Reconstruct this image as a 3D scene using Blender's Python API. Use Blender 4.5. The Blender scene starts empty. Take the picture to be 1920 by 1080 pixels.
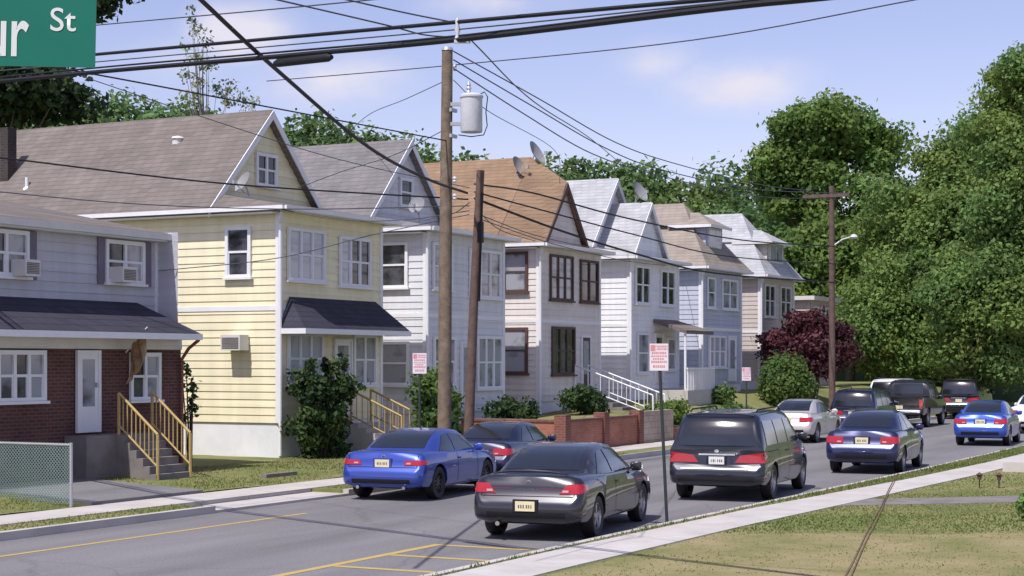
import bpy, bmesh, math, random
import numpy as np
from mathutils import Vector, Matrix
from mathutils.bvhtree import BVHTree
random.seed(7); rng = np.random.default_rng(7)
SC = bpy.context.scene; COL = SC.collection
F = 3200.0; HZ = 678.0; CH = 2.75
TH = math.radians(26.87); ux, uy = math.sin(TH), math.cos(TH); nx, ny = -uy, ux
ROT = math.atan2(uy, ux)
def W(s, d, z=0.0): return Vector((s*ux+d*nx, s*uy+d*ny, z))
def P(px, py, Y): return Vector(((px-960)/F*Y, Y, CH+(HZ-py)/F*Y))

# ---------------------------------------------------------------- materials
def nt(name):
    m = bpy.data.materials.new(name); m.use_nodes = True
    t = m.node_tree; b = t.nodes['Principled BSDF']
    return m, t, b
def L(t, a, b): t.links.new(a, b)
def mat(name, col, rough=.8, var=.12, scale=3.0, bump=0.0, bscale=60, metal=0.0, spec=.4, coat=0.0, col2=None, crough=.03):
    m, t, b = nt(name)
    b.inputs['Roughness'].default_value = rough; b.inputs['Metallic'].default_value = metal
    b.inputs['Specular IOR Level'].default_value = spec; b.inputs['Coat Weight'].default_value = coat
    b.inputs['Coat Roughness'].default_value = crough
    tc = t.nodes.new('ShaderNodeTexCoord')
    n = t.nodes.new('ShaderNodeTexNoise'); n.inputs['Scale'].default_value = scale; n.inputs['Detail'].default_value = 6
    n.inputs['Roughness'].default_value = .65
    L(t, tc.outputs['Object'], n.inputs['Vector'])
    r = t.nodes.new('ShaderNodeValToRGB'); r.color_ramp.elements[0].position = .3; r.color_ramp.elements[1].position = .7
    c2 = col2 or [min(1, c*(1+var)) for c in col]
    r.color_ramp.elements[0].color = (*[c*(1-var) for c in col], 1); r.color_ramp.elements[1].color = (*c2, 1)
    L(t, n.outputs['Fac'], r.inputs['Fac']); L(t, r.outputs['Color'], b.inputs['Base Color'])
    if bump:
        n2 = t.nodes.new('ShaderNodeTexNoise'); n2.inputs['Scale'].default_value = bscale; n2.inputs['Detail'].default_value = 4
        L(t, tc.outputs['Object'], n2.inputs['Vector'])
        bp = t.nodes.new('ShaderNodeBump'); bp.inputs['Strength'].default_value = bump; bp.inputs['Distance'].default_value = .02
        L(t, n2.outputs['Fac'], bp.inputs['Height']); L(t, bp.outputs['Normal'], b.inputs['Normal'])
    return m
def sidingmat(name, col):
    # painted siding with board-to-board tone changes and faint vertical weather streaks
    m, t, b = nt(name); b.inputs['Roughness'].default_value = .7; b.inputs['Specular IOR Level'].default_value = .3
    tc = t.nodes.new('ShaderNodeTexCoord')
    mp = t.nodes.new('ShaderNodeMapping'); mp.inputs['Scale'].default_value = (3.5, 3.5, .35); L(t, tc.outputs['Object'], mp.inputs[0])
    n = t.nodes.new('ShaderNodeTexNoise'); n.inputs['Scale'].default_value = 1.0; n.inputs['Detail'].default_value = 5; L(t, mp.outputs[0], n.inputs['Vector'])
    mp2 = t.nodes.new('ShaderNodeMapping'); mp2.inputs['Scale'].default_value = (.25, .25, 5.0); L(t, tc.outputs['Object'], mp2.inputs[0])
    n2 = t.nodes.new('ShaderNodeTexNoise'); n2.inputs['Scale'].default_value = 1.0; n2.inputs['Detail'].default_value = 2; L(t, mp2.outputs[0], n2.inputs['Vector'])
    ad = t.nodes.new('ShaderNodeMath'); ad.operation = 'ADD'; L(t, n.outputs['Fac'], ad.inputs[0]); L(t, n2.outputs['Fac'], ad.inputs[1])
    mr = t.nodes.new('ShaderNodeMapRange'); mr.inputs[1].default_value = .7; mr.inputs[2].default_value = 1.3; mr.inputs[3].default_value = .87; mr.inputs[4].default_value = 1.07; L(t, ad.outputs[0], mr.inputs[0])
    vm = t.nodes.new('ShaderNodeVectorMath'); vm.operation = 'SCALE'; vm.inputs[0].default_value = col; L(t, mr.outputs[0], vm.inputs['Scale'])
    L(t, vm.outputs[0], b.inputs['Base Color']); return m
def brickmat(name, c1, c2, mortar, bw=.22, bh=.075, ms=.012, rough=.85, off=.5, big=.25):
    m, t, b = nt(name); b.inputs['Roughness'].default_value = rough; b.inputs['Specular IOR Level'].default_value = .2
    tc = t.nodes.new('ShaderNodeTexCoord'); sp = t.nodes.new('ShaderNodeSeparateXYZ'); L(t, tc.outputs['Object'], sp.inputs[0])
    ad = t.nodes.new('ShaderNodeMath'); ad.operation = 'ADD'; L(t, sp.outputs[0], ad.inputs[0]); L(t, sp.outputs[1], ad.inputs[1])
    cb = t.nodes.new('ShaderNodeCombineXYZ'); L(t, ad.outputs[0], cb.inputs[0]); L(t, sp.outputs[2], cb.inputs[1])
    br = t.nodes.new('ShaderNodeTexBrick'); br.inputs['Scale'].default_value = 1.0
    br.inputs['Brick Width'].default_value = bw; br.inputs['Row Height'].default_value = bh; br.inputs['Mortar Size'].default_value = ms
    br.inputs['Color1'].default_value = (*c1, 1); br.inputs['Color2'].default_value = (*c2, 1); br.inputs['Mortar'].default_value = (*mortar, 1)
    br.offset = off
    L(t, cb.outputs[0], br.inputs['Vector'])
    n = t.nodes.new('ShaderNodeTexNoise'); n.inputs['Scale'].default_value = .9; n.inputs['Detail'].default_value = 8; L(t, tc.outputs['Object'], n.inputs['Vector'])
    mr = t.nodes.new('ShaderNodeMapRange'); mr.inputs[1].default_value = .3; mr.inputs[2].default_value = .7
    mr.inputs[3].default_value = 1-big; mr.inputs[4].default_value = 1+big; L(t, n.outputs['Fac'], mr.inputs[0])
    mx = t.nodes.new('ShaderNodeVectorMath'); mx.operation = 'SCALE'; L(t, br.outputs['Color'], mx.inputs[0]); L(t, mr.outputs[0], mx.inputs['Scale'])
    L(t, mx.outputs[0], b.inputs['Base Color'])
    bp = t.nodes.new('ShaderNodeBump'); bp.inputs['Strength'].default_value = .4; bp.inputs['Distance'].default_value = .01
    L(t, br.outputs['Fac'], bp.inputs['Height']); bp.invert = True; L(t, bp.outputs['Normal'], b.inputs['Normal'])
    return m
def shingle(name, c):
    return brickmat(name, [x*.9 for x in c], [min(1, x*1.1) for x in c], [x*.65 for x in c], bw=.32, bh=.13, ms=.008, rough=.95, big=.12)
def glassmat(name, dark, light, fac):
    # window glass with a hint of what hangs behind it (blind or curtain)
    m, t, b = nt(name); b.inputs['Roughness'].default_value = .06; b.inputs['Specular IOR Level'].default_value = .7
    tc = t.nodes.new('ShaderNodeTexCoord'); n = t.nodes.new('ShaderNodeTexNoise'); n.inputs['Scale'].default_value = 1.3; n.inputs['Detail'].default_value = 3
    L(t, tc.outputs['Object'], n.inputs['Vector'])
    r = t.nodes.new('ShaderNodeValToRGB'); r.color_ramp.elements[0].position = .5-fac*.35; r.color_ramp.elements[1].position = .62-fac*.25
    r.color_ramp.elements[0].color = (*dark, 1); r.color_ramp.elements[1].color = (*light, 1)
    L(t, n.outputs['Fac'], r.inputs['Fac']); L(t, r.outputs['Color'], b.inputs['Base Color'])
    return m
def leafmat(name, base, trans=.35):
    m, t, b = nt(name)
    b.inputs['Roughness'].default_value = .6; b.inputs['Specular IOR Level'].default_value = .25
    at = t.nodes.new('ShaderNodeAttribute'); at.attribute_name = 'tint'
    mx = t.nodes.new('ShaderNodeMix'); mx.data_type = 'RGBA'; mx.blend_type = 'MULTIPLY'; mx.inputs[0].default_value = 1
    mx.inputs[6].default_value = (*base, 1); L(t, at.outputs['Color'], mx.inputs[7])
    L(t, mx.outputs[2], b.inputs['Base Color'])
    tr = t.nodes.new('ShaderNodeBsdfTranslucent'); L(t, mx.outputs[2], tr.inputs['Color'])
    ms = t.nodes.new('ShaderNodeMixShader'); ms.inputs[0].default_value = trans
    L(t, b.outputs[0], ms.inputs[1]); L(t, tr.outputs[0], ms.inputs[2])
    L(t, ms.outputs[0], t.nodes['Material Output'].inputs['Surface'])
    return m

M = {}
M['yellow'] = sidingmat('yellow_siding', (.84, .775, .54))
M['grey_siding'] = sidingmat('grey_siding', (.52, .52, .57))
M['pale_grey'] = sidingmat('pale_grey_siding', (.70, .70, .74))
M['beige'] = sidingmat('beige_siding', (.74, .68, .65))
M['white_siding'] = sidingmat('white_siding', (.80, .80, .83))
M['blue_siding'] = sidingmat('blue_siding', (.49, .52, .62))
M['tan_siding'] = sidingmat('tan_siding', (.56, .50, .46))
M['white'] = mat('white_paint', (.78, .78, .80), .55, .05, 2)
M['offwhite'] = mat('offwhite_paint', (.66, .64, .62), .6, .08, 2)
M['brown_trim'] = mat('brown_trim', (.10, .055, .05), .6, .1, 3)
M['shutter'] = mat('shutter_paint', (.17, .145, .195), .6, .1, 3)
M['roof_brown'] = shingle('roof_brown', (.19, .163, .147))
M['roof_grey'] = shingle('roof_greybrown', (.20, .187, .19))
M['roof_orange'] = shingle('roof_orange', (.275, .185, .12))
M['roof_light'] = shingle('roof_lightgrey', (.42, .425, .44))
M['roof_tan'] = shingle('roof_tan', (.31, .265, .225))
M['roof_dark'] = shingle('roof_dark', (.05, .05, .068))
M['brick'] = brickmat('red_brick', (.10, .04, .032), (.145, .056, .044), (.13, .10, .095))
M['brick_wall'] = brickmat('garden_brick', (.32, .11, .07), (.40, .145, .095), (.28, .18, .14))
M['brick_dark'] = brickmat('pilaster_brick', (.20, .065, .05), (.25, .08, .06), (.2, .14, .12))
M['chimney'] = brickmat('chimney_brick', (.05, .04, .04), (.07, .055, .05), (.08, .07, .07))
M['block'] = brickmat('tan_block', (.36, .29, .23), (.43, .35, .28), (.27, .22, .19), bw=.4, bh=.2)
M['concrete'] = mat('concrete', (.50, .465, .435), .9, .14, 1.2, .2, 40)
M['concrete_dark'] = mat('concrete_dark', (.20, .18, .17), .9, .25, 2, .2, 40)
M['foundation'] = mat('foundation', (.76, .76, .78), .8, .08, 1.5)
M['wood_pole'] = mat('wood_pole', (.185, .14, .10), .9, .35, 5, .6, 30)
M['wood_red'] = mat('wood_pole_red', (.13, .085, .07), .9, .3, 5, .6, 30)
M['rail_wood'] = mat('rail_wood', (.46, .33, .13), .7, .15, 4)
M['metal'] = mat('grey_metal', (.45, .46, .48), .45, .08, 4, metal=.4)
M['metal_lt'] = mat('light_metal', (.56, .57, .60), .5, .08, 4)
M['dish'] = mat('dish_grey', (.27, .27, .28), .5, .1, 4)
M['black'] = mat('black_rubber', (.014, .014, .016), .6, .2, 10)
M['cable'] = mat('cable_black', (.010, .010, .014), .6, .1, 10)
M['cable_lt'] = mat('cable_grey', (.07, .07, .09), .6, .1, 10)
M['cable_brown'] = mat('cable_brown', (.20, .12, .085), .8, .2, 6)
M['post'] = mat('post_green', (.03, .04, .04), .6, .2, 6)
M['green_sign'] = mat('sign_green', (.0, .15, .105), .45, .08, 3)
M['white_sign'] = mat('sign_white', (.70, .71, .71), .5, .03, 3)
M['pink_sign'] = mat('sign_faded', (.80, .71, .73), .5, .05, 3)
M['red_sign'] = mat('sign_red', (.66, .28, .30), .5, .05, 3)
M['yellow_paint'] = mat('road_yellow', (.66, .46, .11), .8, .3, 6, col2=(.5,.38,.15))
M['g0'] = glassmat('glass_dark', (.012, .014, .02), (.08, .085, .10), .25)
M['g1'] = glassmat('glass_curtain', (.05, .055, .07), (.34, .35, .40), .5)
M['g2'] = glassmat('glass_light', (.18, .19, .23), (.46, .47, .53), .8)
M['car_glass'] = mat('car_glass', (.012, .014, .016), .16, .1, 2, spec=.8, coat=.6, crough=.12)
M['chrome'] = mat('chrome', (.7, .7, .72), .15, .05, 4, metal=1)
M['badge'] = mat('badge_metal', (.30, .30, .32), .3, .05, 4, metal=1)
M['rim'] = mat('rim_alloy', (.42, .42, .44), .3, .08, 8, metal=.8)
M['rim_dark'] = mat('rim_dark', (.07, .07, .08), .35, .08, 8, metal=.7)
M['tail'] = mat('tail_red', (.40, .014, .022), .12, .1, 8, coat=.8)
M['tail_clear'] = mat('tail_clear', (.55, .28, .28), .15, .1, 8, coat=.8)
M['plate'] = mat('plate_cream', (.74, .66, .42), .5, .08, 8)
M['plate_w'] = mat('plate_white', (.72, .72, .68), .5, .08, 8)
M['plate_ink'] = mat('plate_ink', (.16, .14, .12), .5, .08, 8)
M['seam'] = mat('seam_black', (.006, .006, .008), .7, .1, 8)
def paint(name, c, metal=.35): return mat(name, c, .30, .04, 2, metal=metal, spec=.5, coat=.9)
M['p_charcoal'] = paint('paint_charcoal', (.024, .024, .033))
M['p_blue'] = paint('paint_blue', (.035, .07, .36), .4)
M['p_navy'] = paint('paint_navy', (.010, .014, .045))
M['p_van'] = paint('paint_dark_slate', (.018, .020, .030))
M['p_steel'] = paint('paint_steelblue', (.012, .020, .075), .4)
M['p_bright'] = paint('paint_brightblue', (.03, .08, .42), .4)
M['p_silver'] = paint('paint_silver', (.62, .57, .55), .4)
M['p_black'] = paint('paint_black', (.010, .010, .012))
M['p_white'] = paint('paint_white', (.80, .80, .81), 0)
M['leaf'] = leafmat('leaf_green', (.155, .25, .062), .48)
M['leaf_bright'] = leafmat('leaf_bright_green', (.195, .295, .085), .5)  # brighter base green for the trees at the right and street end
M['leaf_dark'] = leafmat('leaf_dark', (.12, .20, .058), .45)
M['leaf_deep'] = leafmat('leaf_deep', (.05, .09, .03))  # deep green leaf colour of the dark front yard bushes
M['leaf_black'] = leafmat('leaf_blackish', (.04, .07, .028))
M['leaf_pale'] = leafmat('leaf_pale', (.25, .29, .18))
M['leaf_red'] = leafmat('leaf_maroon', (.085, .028, .036), .2)
M['leaf_wood'] = leafmat('leaf_wood', (.125, .205, .068), .42)
M['grass'] = leafmat('grass_blades', (.18, .195, .07), .45)
M['bark'] = mat('bark', (.09, .07, .055), .95, .3, 4, .6, 20)
M['bark_pale'] = mat('bark_pale', (.25, .22, .2), .95, .3, 4, .6, 20)

# asphalt: worn grey with patches and fine grain
m, t, b = nt('asphalt'); M['asphalt'] = m
b.inputs['Roughness'].default_value = .88; b.inputs['Specular IOR Level'].default_value = .25
tc = t.nodes.new('ShaderNodeTexCoord')
mp = t.nodes.new('ShaderNodeMapping'); mp.inputs['Scale'].default_value = (.12, .9, 1); L(t, tc.outputs['Object'], mp.inputs[0])
n1 = t.nodes.new('ShaderNodeTexNoise'); n1.inputs['Scale'].default_value = 1.0; n1.inputs['Detail'].default_value = 8; L(t, mp.outputs[0], n1.inputs['Vector'])
n2 = t.nodes.new('ShaderNodeTexNoise'); n2.inputs['Scale'].default_value = 25; n2.inputs['Detail'].default_value = 5; L(t, tc.outputs['Object'], n2.inputs['Vector'])
r1 = t.nodes.new('ShaderNodeValToRGB'); r1.color_ramp.elements[0].position = .3; r1.color_ramp.elements[1].position = .7
r1.color_ramp.elements[0].color = (.155, .148, .152, 1); r1.color_ramp.elements[1].color = (.225, .217, .222, 1); L(t, n1.outputs['Fac'], r1.inputs[0])
mr = t.nodes.new('ShaderNodeMapRange'); mr.inputs[1].default_value = .3; mr.inputs[2].default_value = .7; mr.inputs[3].default_value = .84; mr.inputs[4].default_value = 1.16; L(t, n2.outputs['Fac'], mr.inputs[0])
vm = t.nodes.new('ShaderNodeVectorMath'); vm.operation = 'SCALE'; L(t, r1.outputs[0], vm.inputs[0]); L(t, mr.outputs[0], vm.inputs['Scale'])
# faint worn cracks
vo = t.nodes.new('ShaderNodeTexVoronoi'); vo.feature = 'DISTANCE_TO_EDGE'; vo.inputs['Scale'].default_value = .28
nd = t.nodes.new('ShaderNodeTexNoise'); nd.inputs['Scale'].default_value = 1.5; nd.inputs['Detail'].default_value = 5; L(t, tc.outputs['Object'], nd.inputs['Vector'])
mxv = t.nodes.new('ShaderNodeMix'); mxv.data_type = 'VECTOR'; mxv.inputs[0].default_value = .25; L(t, tc.outputs['Object'], mxv.inputs[4]); L(t, nd.outputs['Color'], mxv.inputs[5]); L(t, mxv.outputs[1], vo.inputs['Vector'])
ck = t.nodes.new('ShaderNodeMapRange'); ck.inputs[1].default_value = .0; ck.inputs[2].default_value = .008; ck.inputs[3].default_value = .84; ck.inputs[4].default_value = 1; L(t, vo.outputs['Distance'], ck.inputs[0])
vm2 = t.nodes.new('ShaderNodeVectorMath'); vm2.operation = 'SCALE'; L(t, vm.outputs[0], vm2.inputs[0]); L(t, ck.outputs[0], vm2.inputs['Scale'])
L(t, vm2.outputs[0], b.inputs['Base Color'])
bp = t.nodes.new('ShaderNodeBump'); bp.inputs['Strength'].default_value = .3; bp.inputs['Distance'].default_value = .01; L(t, n2.outputs['Fac'], bp.inputs['Height']); L(t, bp.outputs[0], b.inputs['Normal'])
# lawn soil / turf
def turf(name, stops, sc=.35):
    m, t, b = nt(name); b.inputs['Roughness'].default_value = .95; b.inputs['Specular IOR Level'].default_value = .1
    tc = t.nodes.new('ShaderNodeTexCoord'); n = t.nodes.new('ShaderNodeTexNoise'); n.inputs['Scale'].default_value = sc; n.inputs['Detail'].default_value = 9; n.inputs['Roughness'].default_value = .7
    L(t, tc.outputs['Object'], n.inputs['Vector'])
    r = t.nodes.new('ShaderNodeValToRGB'); e = r.color_ramp.elements
    e[0].position = .35; e[0].color = (*stops[0], 1); e[1].position = .62; e[1].color = (*stops[2], 1)
    k = e.new(.48); k.color = (*stops[1], 1)
    L(t, n.outputs['Fac'], r.inputs[0]); L(t, r.outputs[0], b.inputs['Base Color'])
    return m
M['turf'] = turf('turf', [(.13, .16, .05), (.19, .20, .075), (.26, .24, .115)])
M['turf_dry'] = turf('turf_dry', [(.165, .175, .065), (.24, .215, .10), (.30, .25, .135)], .7)
M['turf_far'] = turf('turf_far', [(.06, .10, .03), (.09, .13, .04), (.13, .15, .06)], .1)

# ---------------------------------------------------------------- mesh builder
class MB:
    def __init__(s): s.v = []; s.f = []
    def add(s, vs, fs):
        o = len(s.v); s.v += [tuple(p) for p in vs]; s.f += [tuple(i+o for i in f) for f in fs]; return s
    def box(s, x0, x1, y0, y1, z0, z1):
        return s.add([(x0,y0,z0),(x1,y0,z0),(x1,y1,z0),(x0,y1,z0),(x0,y0,z1),(x1,y0,z1),(x1,y1,z1),(x0,y1,z1)],
                     [(3,2,1,0),(4,5,6,7),(0,1,5,4),(1,2,6,5),(2,3,7,6),(3,0,4,7)])
    def quad(s, *p): return s.add(p, [tuple(range(len(p)))])
    def prism(s, a, bb):   # two equal-length polygons
        n = len(a); fs = [tuple(range(n))[::-1], tuple(range(n, 2*n))]
        for i in range(n): j = (i+1) % n; fs.append((i, j, n+j, n+i))
        return s.add(list(a)+list(bb), fs)
    def slab(s, poly, t): return s.prism([(p[0],p[1],p[2]-t) for p in poly], poly)
    def cyl(s, p0, p1, r0, r1=None, n=10):
        return s.tube([p0, p1], [r0, r0 if r1 is None else r1], n)
    def tube(s, pts, r, n=8):
        pts = [Vector(p) for p in pts]; k = len(pts)
        rs = r if isinstance(r, (list, tuple)) else [r]*k
        vs = []; fs = []
        up = None
        for i, p in enumerate(pts):
            d = (pts[min(i+1, k-1)]-pts[max(i-1, 0)]).normalized()
            if up is None: up = Vector((0,0,1)) if abs(d.z) < .9 else Vector((1,0,0))
            a = d.cross(up).normalized(); b2 = a.cross(d).normalized(); up = b2
            for j in range(n):
                an = 2*math.pi*j/n; vs.append(p+(a*math.cos(an)+b2*math.sin(an))*rs[i])
        for i in range(k-1):
            for j in range(n):
                jj = (j+1) % n; fs.append((i*n+j, i*n+jj, (i+1)*n+jj, (i+1)*n+j))
        fs.append(tuple(range(n))[::-1]); fs.append(tuple((k-1)*n+j for j in range(n)))
        return s.add(vs, fs)
    def lathe(s, prof, axis, c, n=24):   # prof: (radius, along); axis 'y' or 'z'
        vs = []; fs = []; k = len(prof)
        for r, h in prof:
            for j in range(n):
                a = 2*math.pi*j/n
                vs.append((c[0]+r*math.cos(a), c[1]+h, c[2]+r*math.sin(a)) if axis == 'y' else (c[0]+r*math.cos(a), c[1]+r*math.sin(a), c[2]+h))
        for i in range(k-1):
            for j in range(n): jj = (j+1) % n; fs.append((i*n+j, i*n+jj, (i+1)*n+jj, (i+1)*n+j))
        return s.add(vs, fs)
    def siding(s, mp, a0, a1, z0, z1, pitch=.2, lip=.022, mid=None, ztop=None):
        # lapped boards; mp(a, out, z) -> local point; with ztop the wall narrows to (mid, ztop)
        z = z0
        while z < z1-1e-4:
            zt = min(z+pitch, z1)
            def ends(zz):
                if ztop is None: return a0, a1
                k = min(1, max(0, (zz-z0)/(ztop-z0))); return a0+(mid-a0)*k, a1+(mid-a1)*k
            b0, b1 = ends(z); c0, c1 = ends(zt)
            s.quad(mp(b0, lip, z), mp(b1, lip, z), mp(c1, .002, zt), mp(c0, .002, zt))
            s.quad(mp(b0, 0, z), mp(b1, 0, z), mp(b1, lip, z), mp(b0, lip, z))
            z = zt
        return s
    def build(s, name, m, parent=None, smooth=False, ang=40, fix=True):
        me = bpy.data.meshes.new(name); me.from_pydata(s.v, [], s.f)
        if fix:
            bm = bmesh.new(); bm.from_mesh(me); bmesh.ops.recalc_face_normals(bm, faces=bm.faces); bm.to_mesh(me); bm.free()
        me.materials.append(m)
        if smooth:
            me.shade_smooth(); me.set_sharp_from_angle(angle=math.radians(ang))
        o = bpy.data.objects.new(name, me); COL.objects.link(o)
        if parent: o.parent = parent
        return o
def tag(o, label, cat, group=None, kind=None):
    o['label'] = label
    if cat: o['category'] = cat
    if group: o['group'] = group
    if kind: o['kind'] = kind
    return o
def thing(name, label, cat, loc=(0,0,0), rot=ROT, group=None):
    o = bpy.data.objects.new(name, None); COL.objects.link(o); o.location = loc; o.rotation_euler = (0,0,rot)
    o.empty_display_size = .2
    return tag(o, label, cat, group)
def struct(o, label=None):
    o['kind'] = 'structure'
    if label: o['label'] = label
    return o
def place(o, s=0, d=0, z=0): o.location = W(s, d, z); o.rotation_euler = (0,0,ROT); return o

# ---------------------------------------------------------------- foliage
def leafmesh(name, C, S, Nrm, T, m, parent=None, asp=.6):
    n = len(C)
    up = rng.normal(size=(n,3)); a = np.cross(Nrm, up); a /= np.linalg.norm(a, axis=1, keepdims=True)+1e-9
    b2 = np.cross(Nrm, a); b2 /= np.linalg.norm(b2, axis=1, keepdims=True)+1e-9
    S = S[:, None]
    V = np.stack([C-a*S, C-b2*S*asp, C+a*S, C+b2*S*asp], 1).reshape(-1,3)
    me = bpy.data.meshes.new(name); me.vertices.add(4*n); me.vertices.foreach_set('co', V.astype(np.float32).ravel())
    me.loops.add(4*n); me.loops.foreach_set('vertex_index', np.arange(4*n, dtype=np.int32))
    me.polygons.add(n); me.polygons.foreach_set('loop_start', np.arange(0, 4*n, 4, dtype=np.int32))
    me.update(calc_edges=True)
    at = me.color_attributes.new('tint', 'FLOAT_COLOR', 'POINT')
    c = np.ones((n,4,4), np.float32); c[:,:,:3] = T[:,None,:]; at.data.foreach_set('color', c.ravel())
    me.materials.append(m); o = bpy.data.objects.new(name, me); COL.objects.link(o)
    if parent: o.parent = parent
    return o
def blobs_leaves(blobs, leaf, cover=1.2, shell=.2, tv=.35):
    Cs, Ss, Ns, Ts = [], [], [], []
    for (cx, cy, cz, rx, ry, rz) in blobs:
        area = 4*math.pi*((rx*ry)**1.6/3+(rx*rz)**1.6/3+(ry*rz)**1.6/3)**(1/1.6)
        n = max(12, int(area*cover/(leaf*leaf*1.2)))
        d = rng.normal(size=(n,3)); d /= np.linalg.norm(d, axis=1, keepdims=True)
        ph = rng.uniform(0, 6.28, 3); fr = rng.uniform(2.5, 5, 3)
        lump = 1+.13*np.sin(d[:,0]*fr[0]+ph[0])+.13*np.sin(d[:,1]*fr[1]+ph[1])+.13*np.sin(d[:,2]*fr[2]+ph[2])
        r = (1-np.abs(rng.normal(0, shell, n)))*lump; r = np.where(rng.random(n) < .10, r*rng.uniform(1.05,1.4,n), r)
        C = np.array([cx,cy,cz])+d*r[:,None]*np.array([rx,ry,rz])
        N = d*.7+rng.normal(size=(n,3))*.6+np.array([0,0,.3]); N /= np.linalg.norm(N, axis=1, keepdims=True)
        bt = rng.uniform(1-tv, 1+tv); hue = rng.uniform(-.12, .12)
        T = np.ones((n,3))*bt*rng.uniform(.72, 1.28, (n,1)); T[:,0] *= 1+hue+rng.uniform(-.1,.15,n); T[:,2] *= 1-hue
        Cs.append(C); Ss.append(leaf*rng.uniform(.6, 1.25, n)); Ns.append(N); Ts.append(T)
    return np.concatenate(Cs), np.concatenate(Ss), np.concatenate(Ns), np.concatenate(Ts)
def foliage(name, blobs, leaf, m, parent=None, **k):
    return leafmesh(name, *blobs_leaves(blobs, leaf, **k), m, parent)
def crown_blobs(c, R, n, br, low=-.8, kin=.3):
    out = []
    while len(out) < n:
        d = rng.normal(size=3); d /= np.linalg.norm(d)
        if d[2] < low: continue
        k = rng.uniform(kin, 1.08)**.5
        r = br*rng.uniform(.5, 1.4)
        out.append((c[0]+d[0]*R[0]*k, c[1]+d[1]*R[1]*k, c[2]+d[2]*R[2]*k, r*1.1, r*1.1, r*.8))
    return out
def tree(name, label, base, blobs, leaf, m, bark, tr, group=None, cover=1.1, nlimb=14, split=.35, shell=.3, cat='tree', tv=.35):
    # blobs given in world space, base = world point of the trunk foot
    root = thing(name, label, cat, base, 0, group)
    bl = [(b[0]-base[0], b[1]-base[1], b[2]-base[2], *b[3:]) for b in blobs]
    top = max(b[2] for b in bl); cx = sum(b[0] for b in bl)/len(bl); cy = sum(b[1] for b in bl)/len(bl)
    mb = MB()
    tp = [Vector((cx*k*k+.25*math.sin(5*k), cy*k*k, top*k*.9)) for k in [i/8 for i in range(9)]]
    mb.tube(tp, [tr*(1.25 if i == 0 else 1-.85*i/8) for i in range(9)], 10)
    for b in random.sample(bl, min(nlimb, len(bl))):
        k = random.uniform(split, .75); i = int(k*8); p = tp[i]; q = Vector(b[:3])
        mid = (p+q)/2+Vector((0,0,-.06*(q-p).length)); mb.tube([p, mid, q], [tr*.35, tr*.2, tr*.05], 6)
    mb.build('trunk', bark, root, True)
    foliage('crown', bl, leaf, m, root, cover=cover, shell=shell, tv=tv)
    return root

# ---------------------------------------------------------------- camera, light, sky
cam = bpy.data.cameras.new('camera'); co = bpy.data.objects.new('camera', cam); COL.objects.link(co)
co.location = (0,0,CH); co.rotation_euler = (math.pi/2,0,0)
cam.sensor_width = 36; cam.lens = F/1920*36; cam.shift_y = (HZ-540)/1920; cam.clip_end = 5000; cam.clip_start = .1
SC.camera = co
EL = math.radians(58)
sh = Vector((-ux*.985+nx*.15, -uy*.985+ny*.15, 0)).normalized()
S = Vector((sh.x*math.cos(EL), sh.y*math.cos(EL), math.sin(EL)))
sun = bpy.data.lights.new('sun', 'SUN'); sun.energy = 4.6; sun.angle = math.radians(.5); sun.color = (1, .96, .91)
so = bpy.data.objects.new('sun', sun); COL.objects.link(so); so.rotation_euler = S.to_track_quat('Z', 'Y').to_euler()
wd = bpy.data.worlds.new('World'); SC.world = wd; wd.use_nodes = True; t = wd.node_tree; bg = t.nodes['Background']
sky = t.nodes.new('ShaderNodeTexSky'); sky.sky_type = 'NISHITA'; sky.sun_disc = False; sky.sun_elevation = EL
sky.sun_rotation = math.atan2(sh.x, sh.y) % (2*math.pi); sky.dust_density = .6; sky.ozone_density = 1.5
tint = t.nodes.new('ShaderNodeMix'); tint.data_type = 'RGBA'; tint.blend_type = 'MULTIPLY'; tint.inputs[0].default_value = 1
tint.inputs[7].default_value = (1.18, .94, 1.05, 1); L(t, sky.outputs[0], tint.inputs[6]); L(t, tint.outputs[2], bg.inputs[0]); bg.inputs[1].default_value = .15
tc = t.nodes.new('ShaderNodeTexCoord')
nz = t.nodes.new('ShaderNodeTexNoise'); nz.inputs['Scale'].default_value = 22; nz.inputs['Detail'].default_value = 7; nz.inputs['Roughness'].default_value = .55
mpn = t.nodes.new('ShaderNodeMapping'); mpn.inputs['Scale'].default_value = (1, 1, 1.8); L(t, tc.outputs['Generated'], mpn.inputs[0]); L(t, mpn.outputs[0], nz.inputs['Vector'])
acc = None
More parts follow.
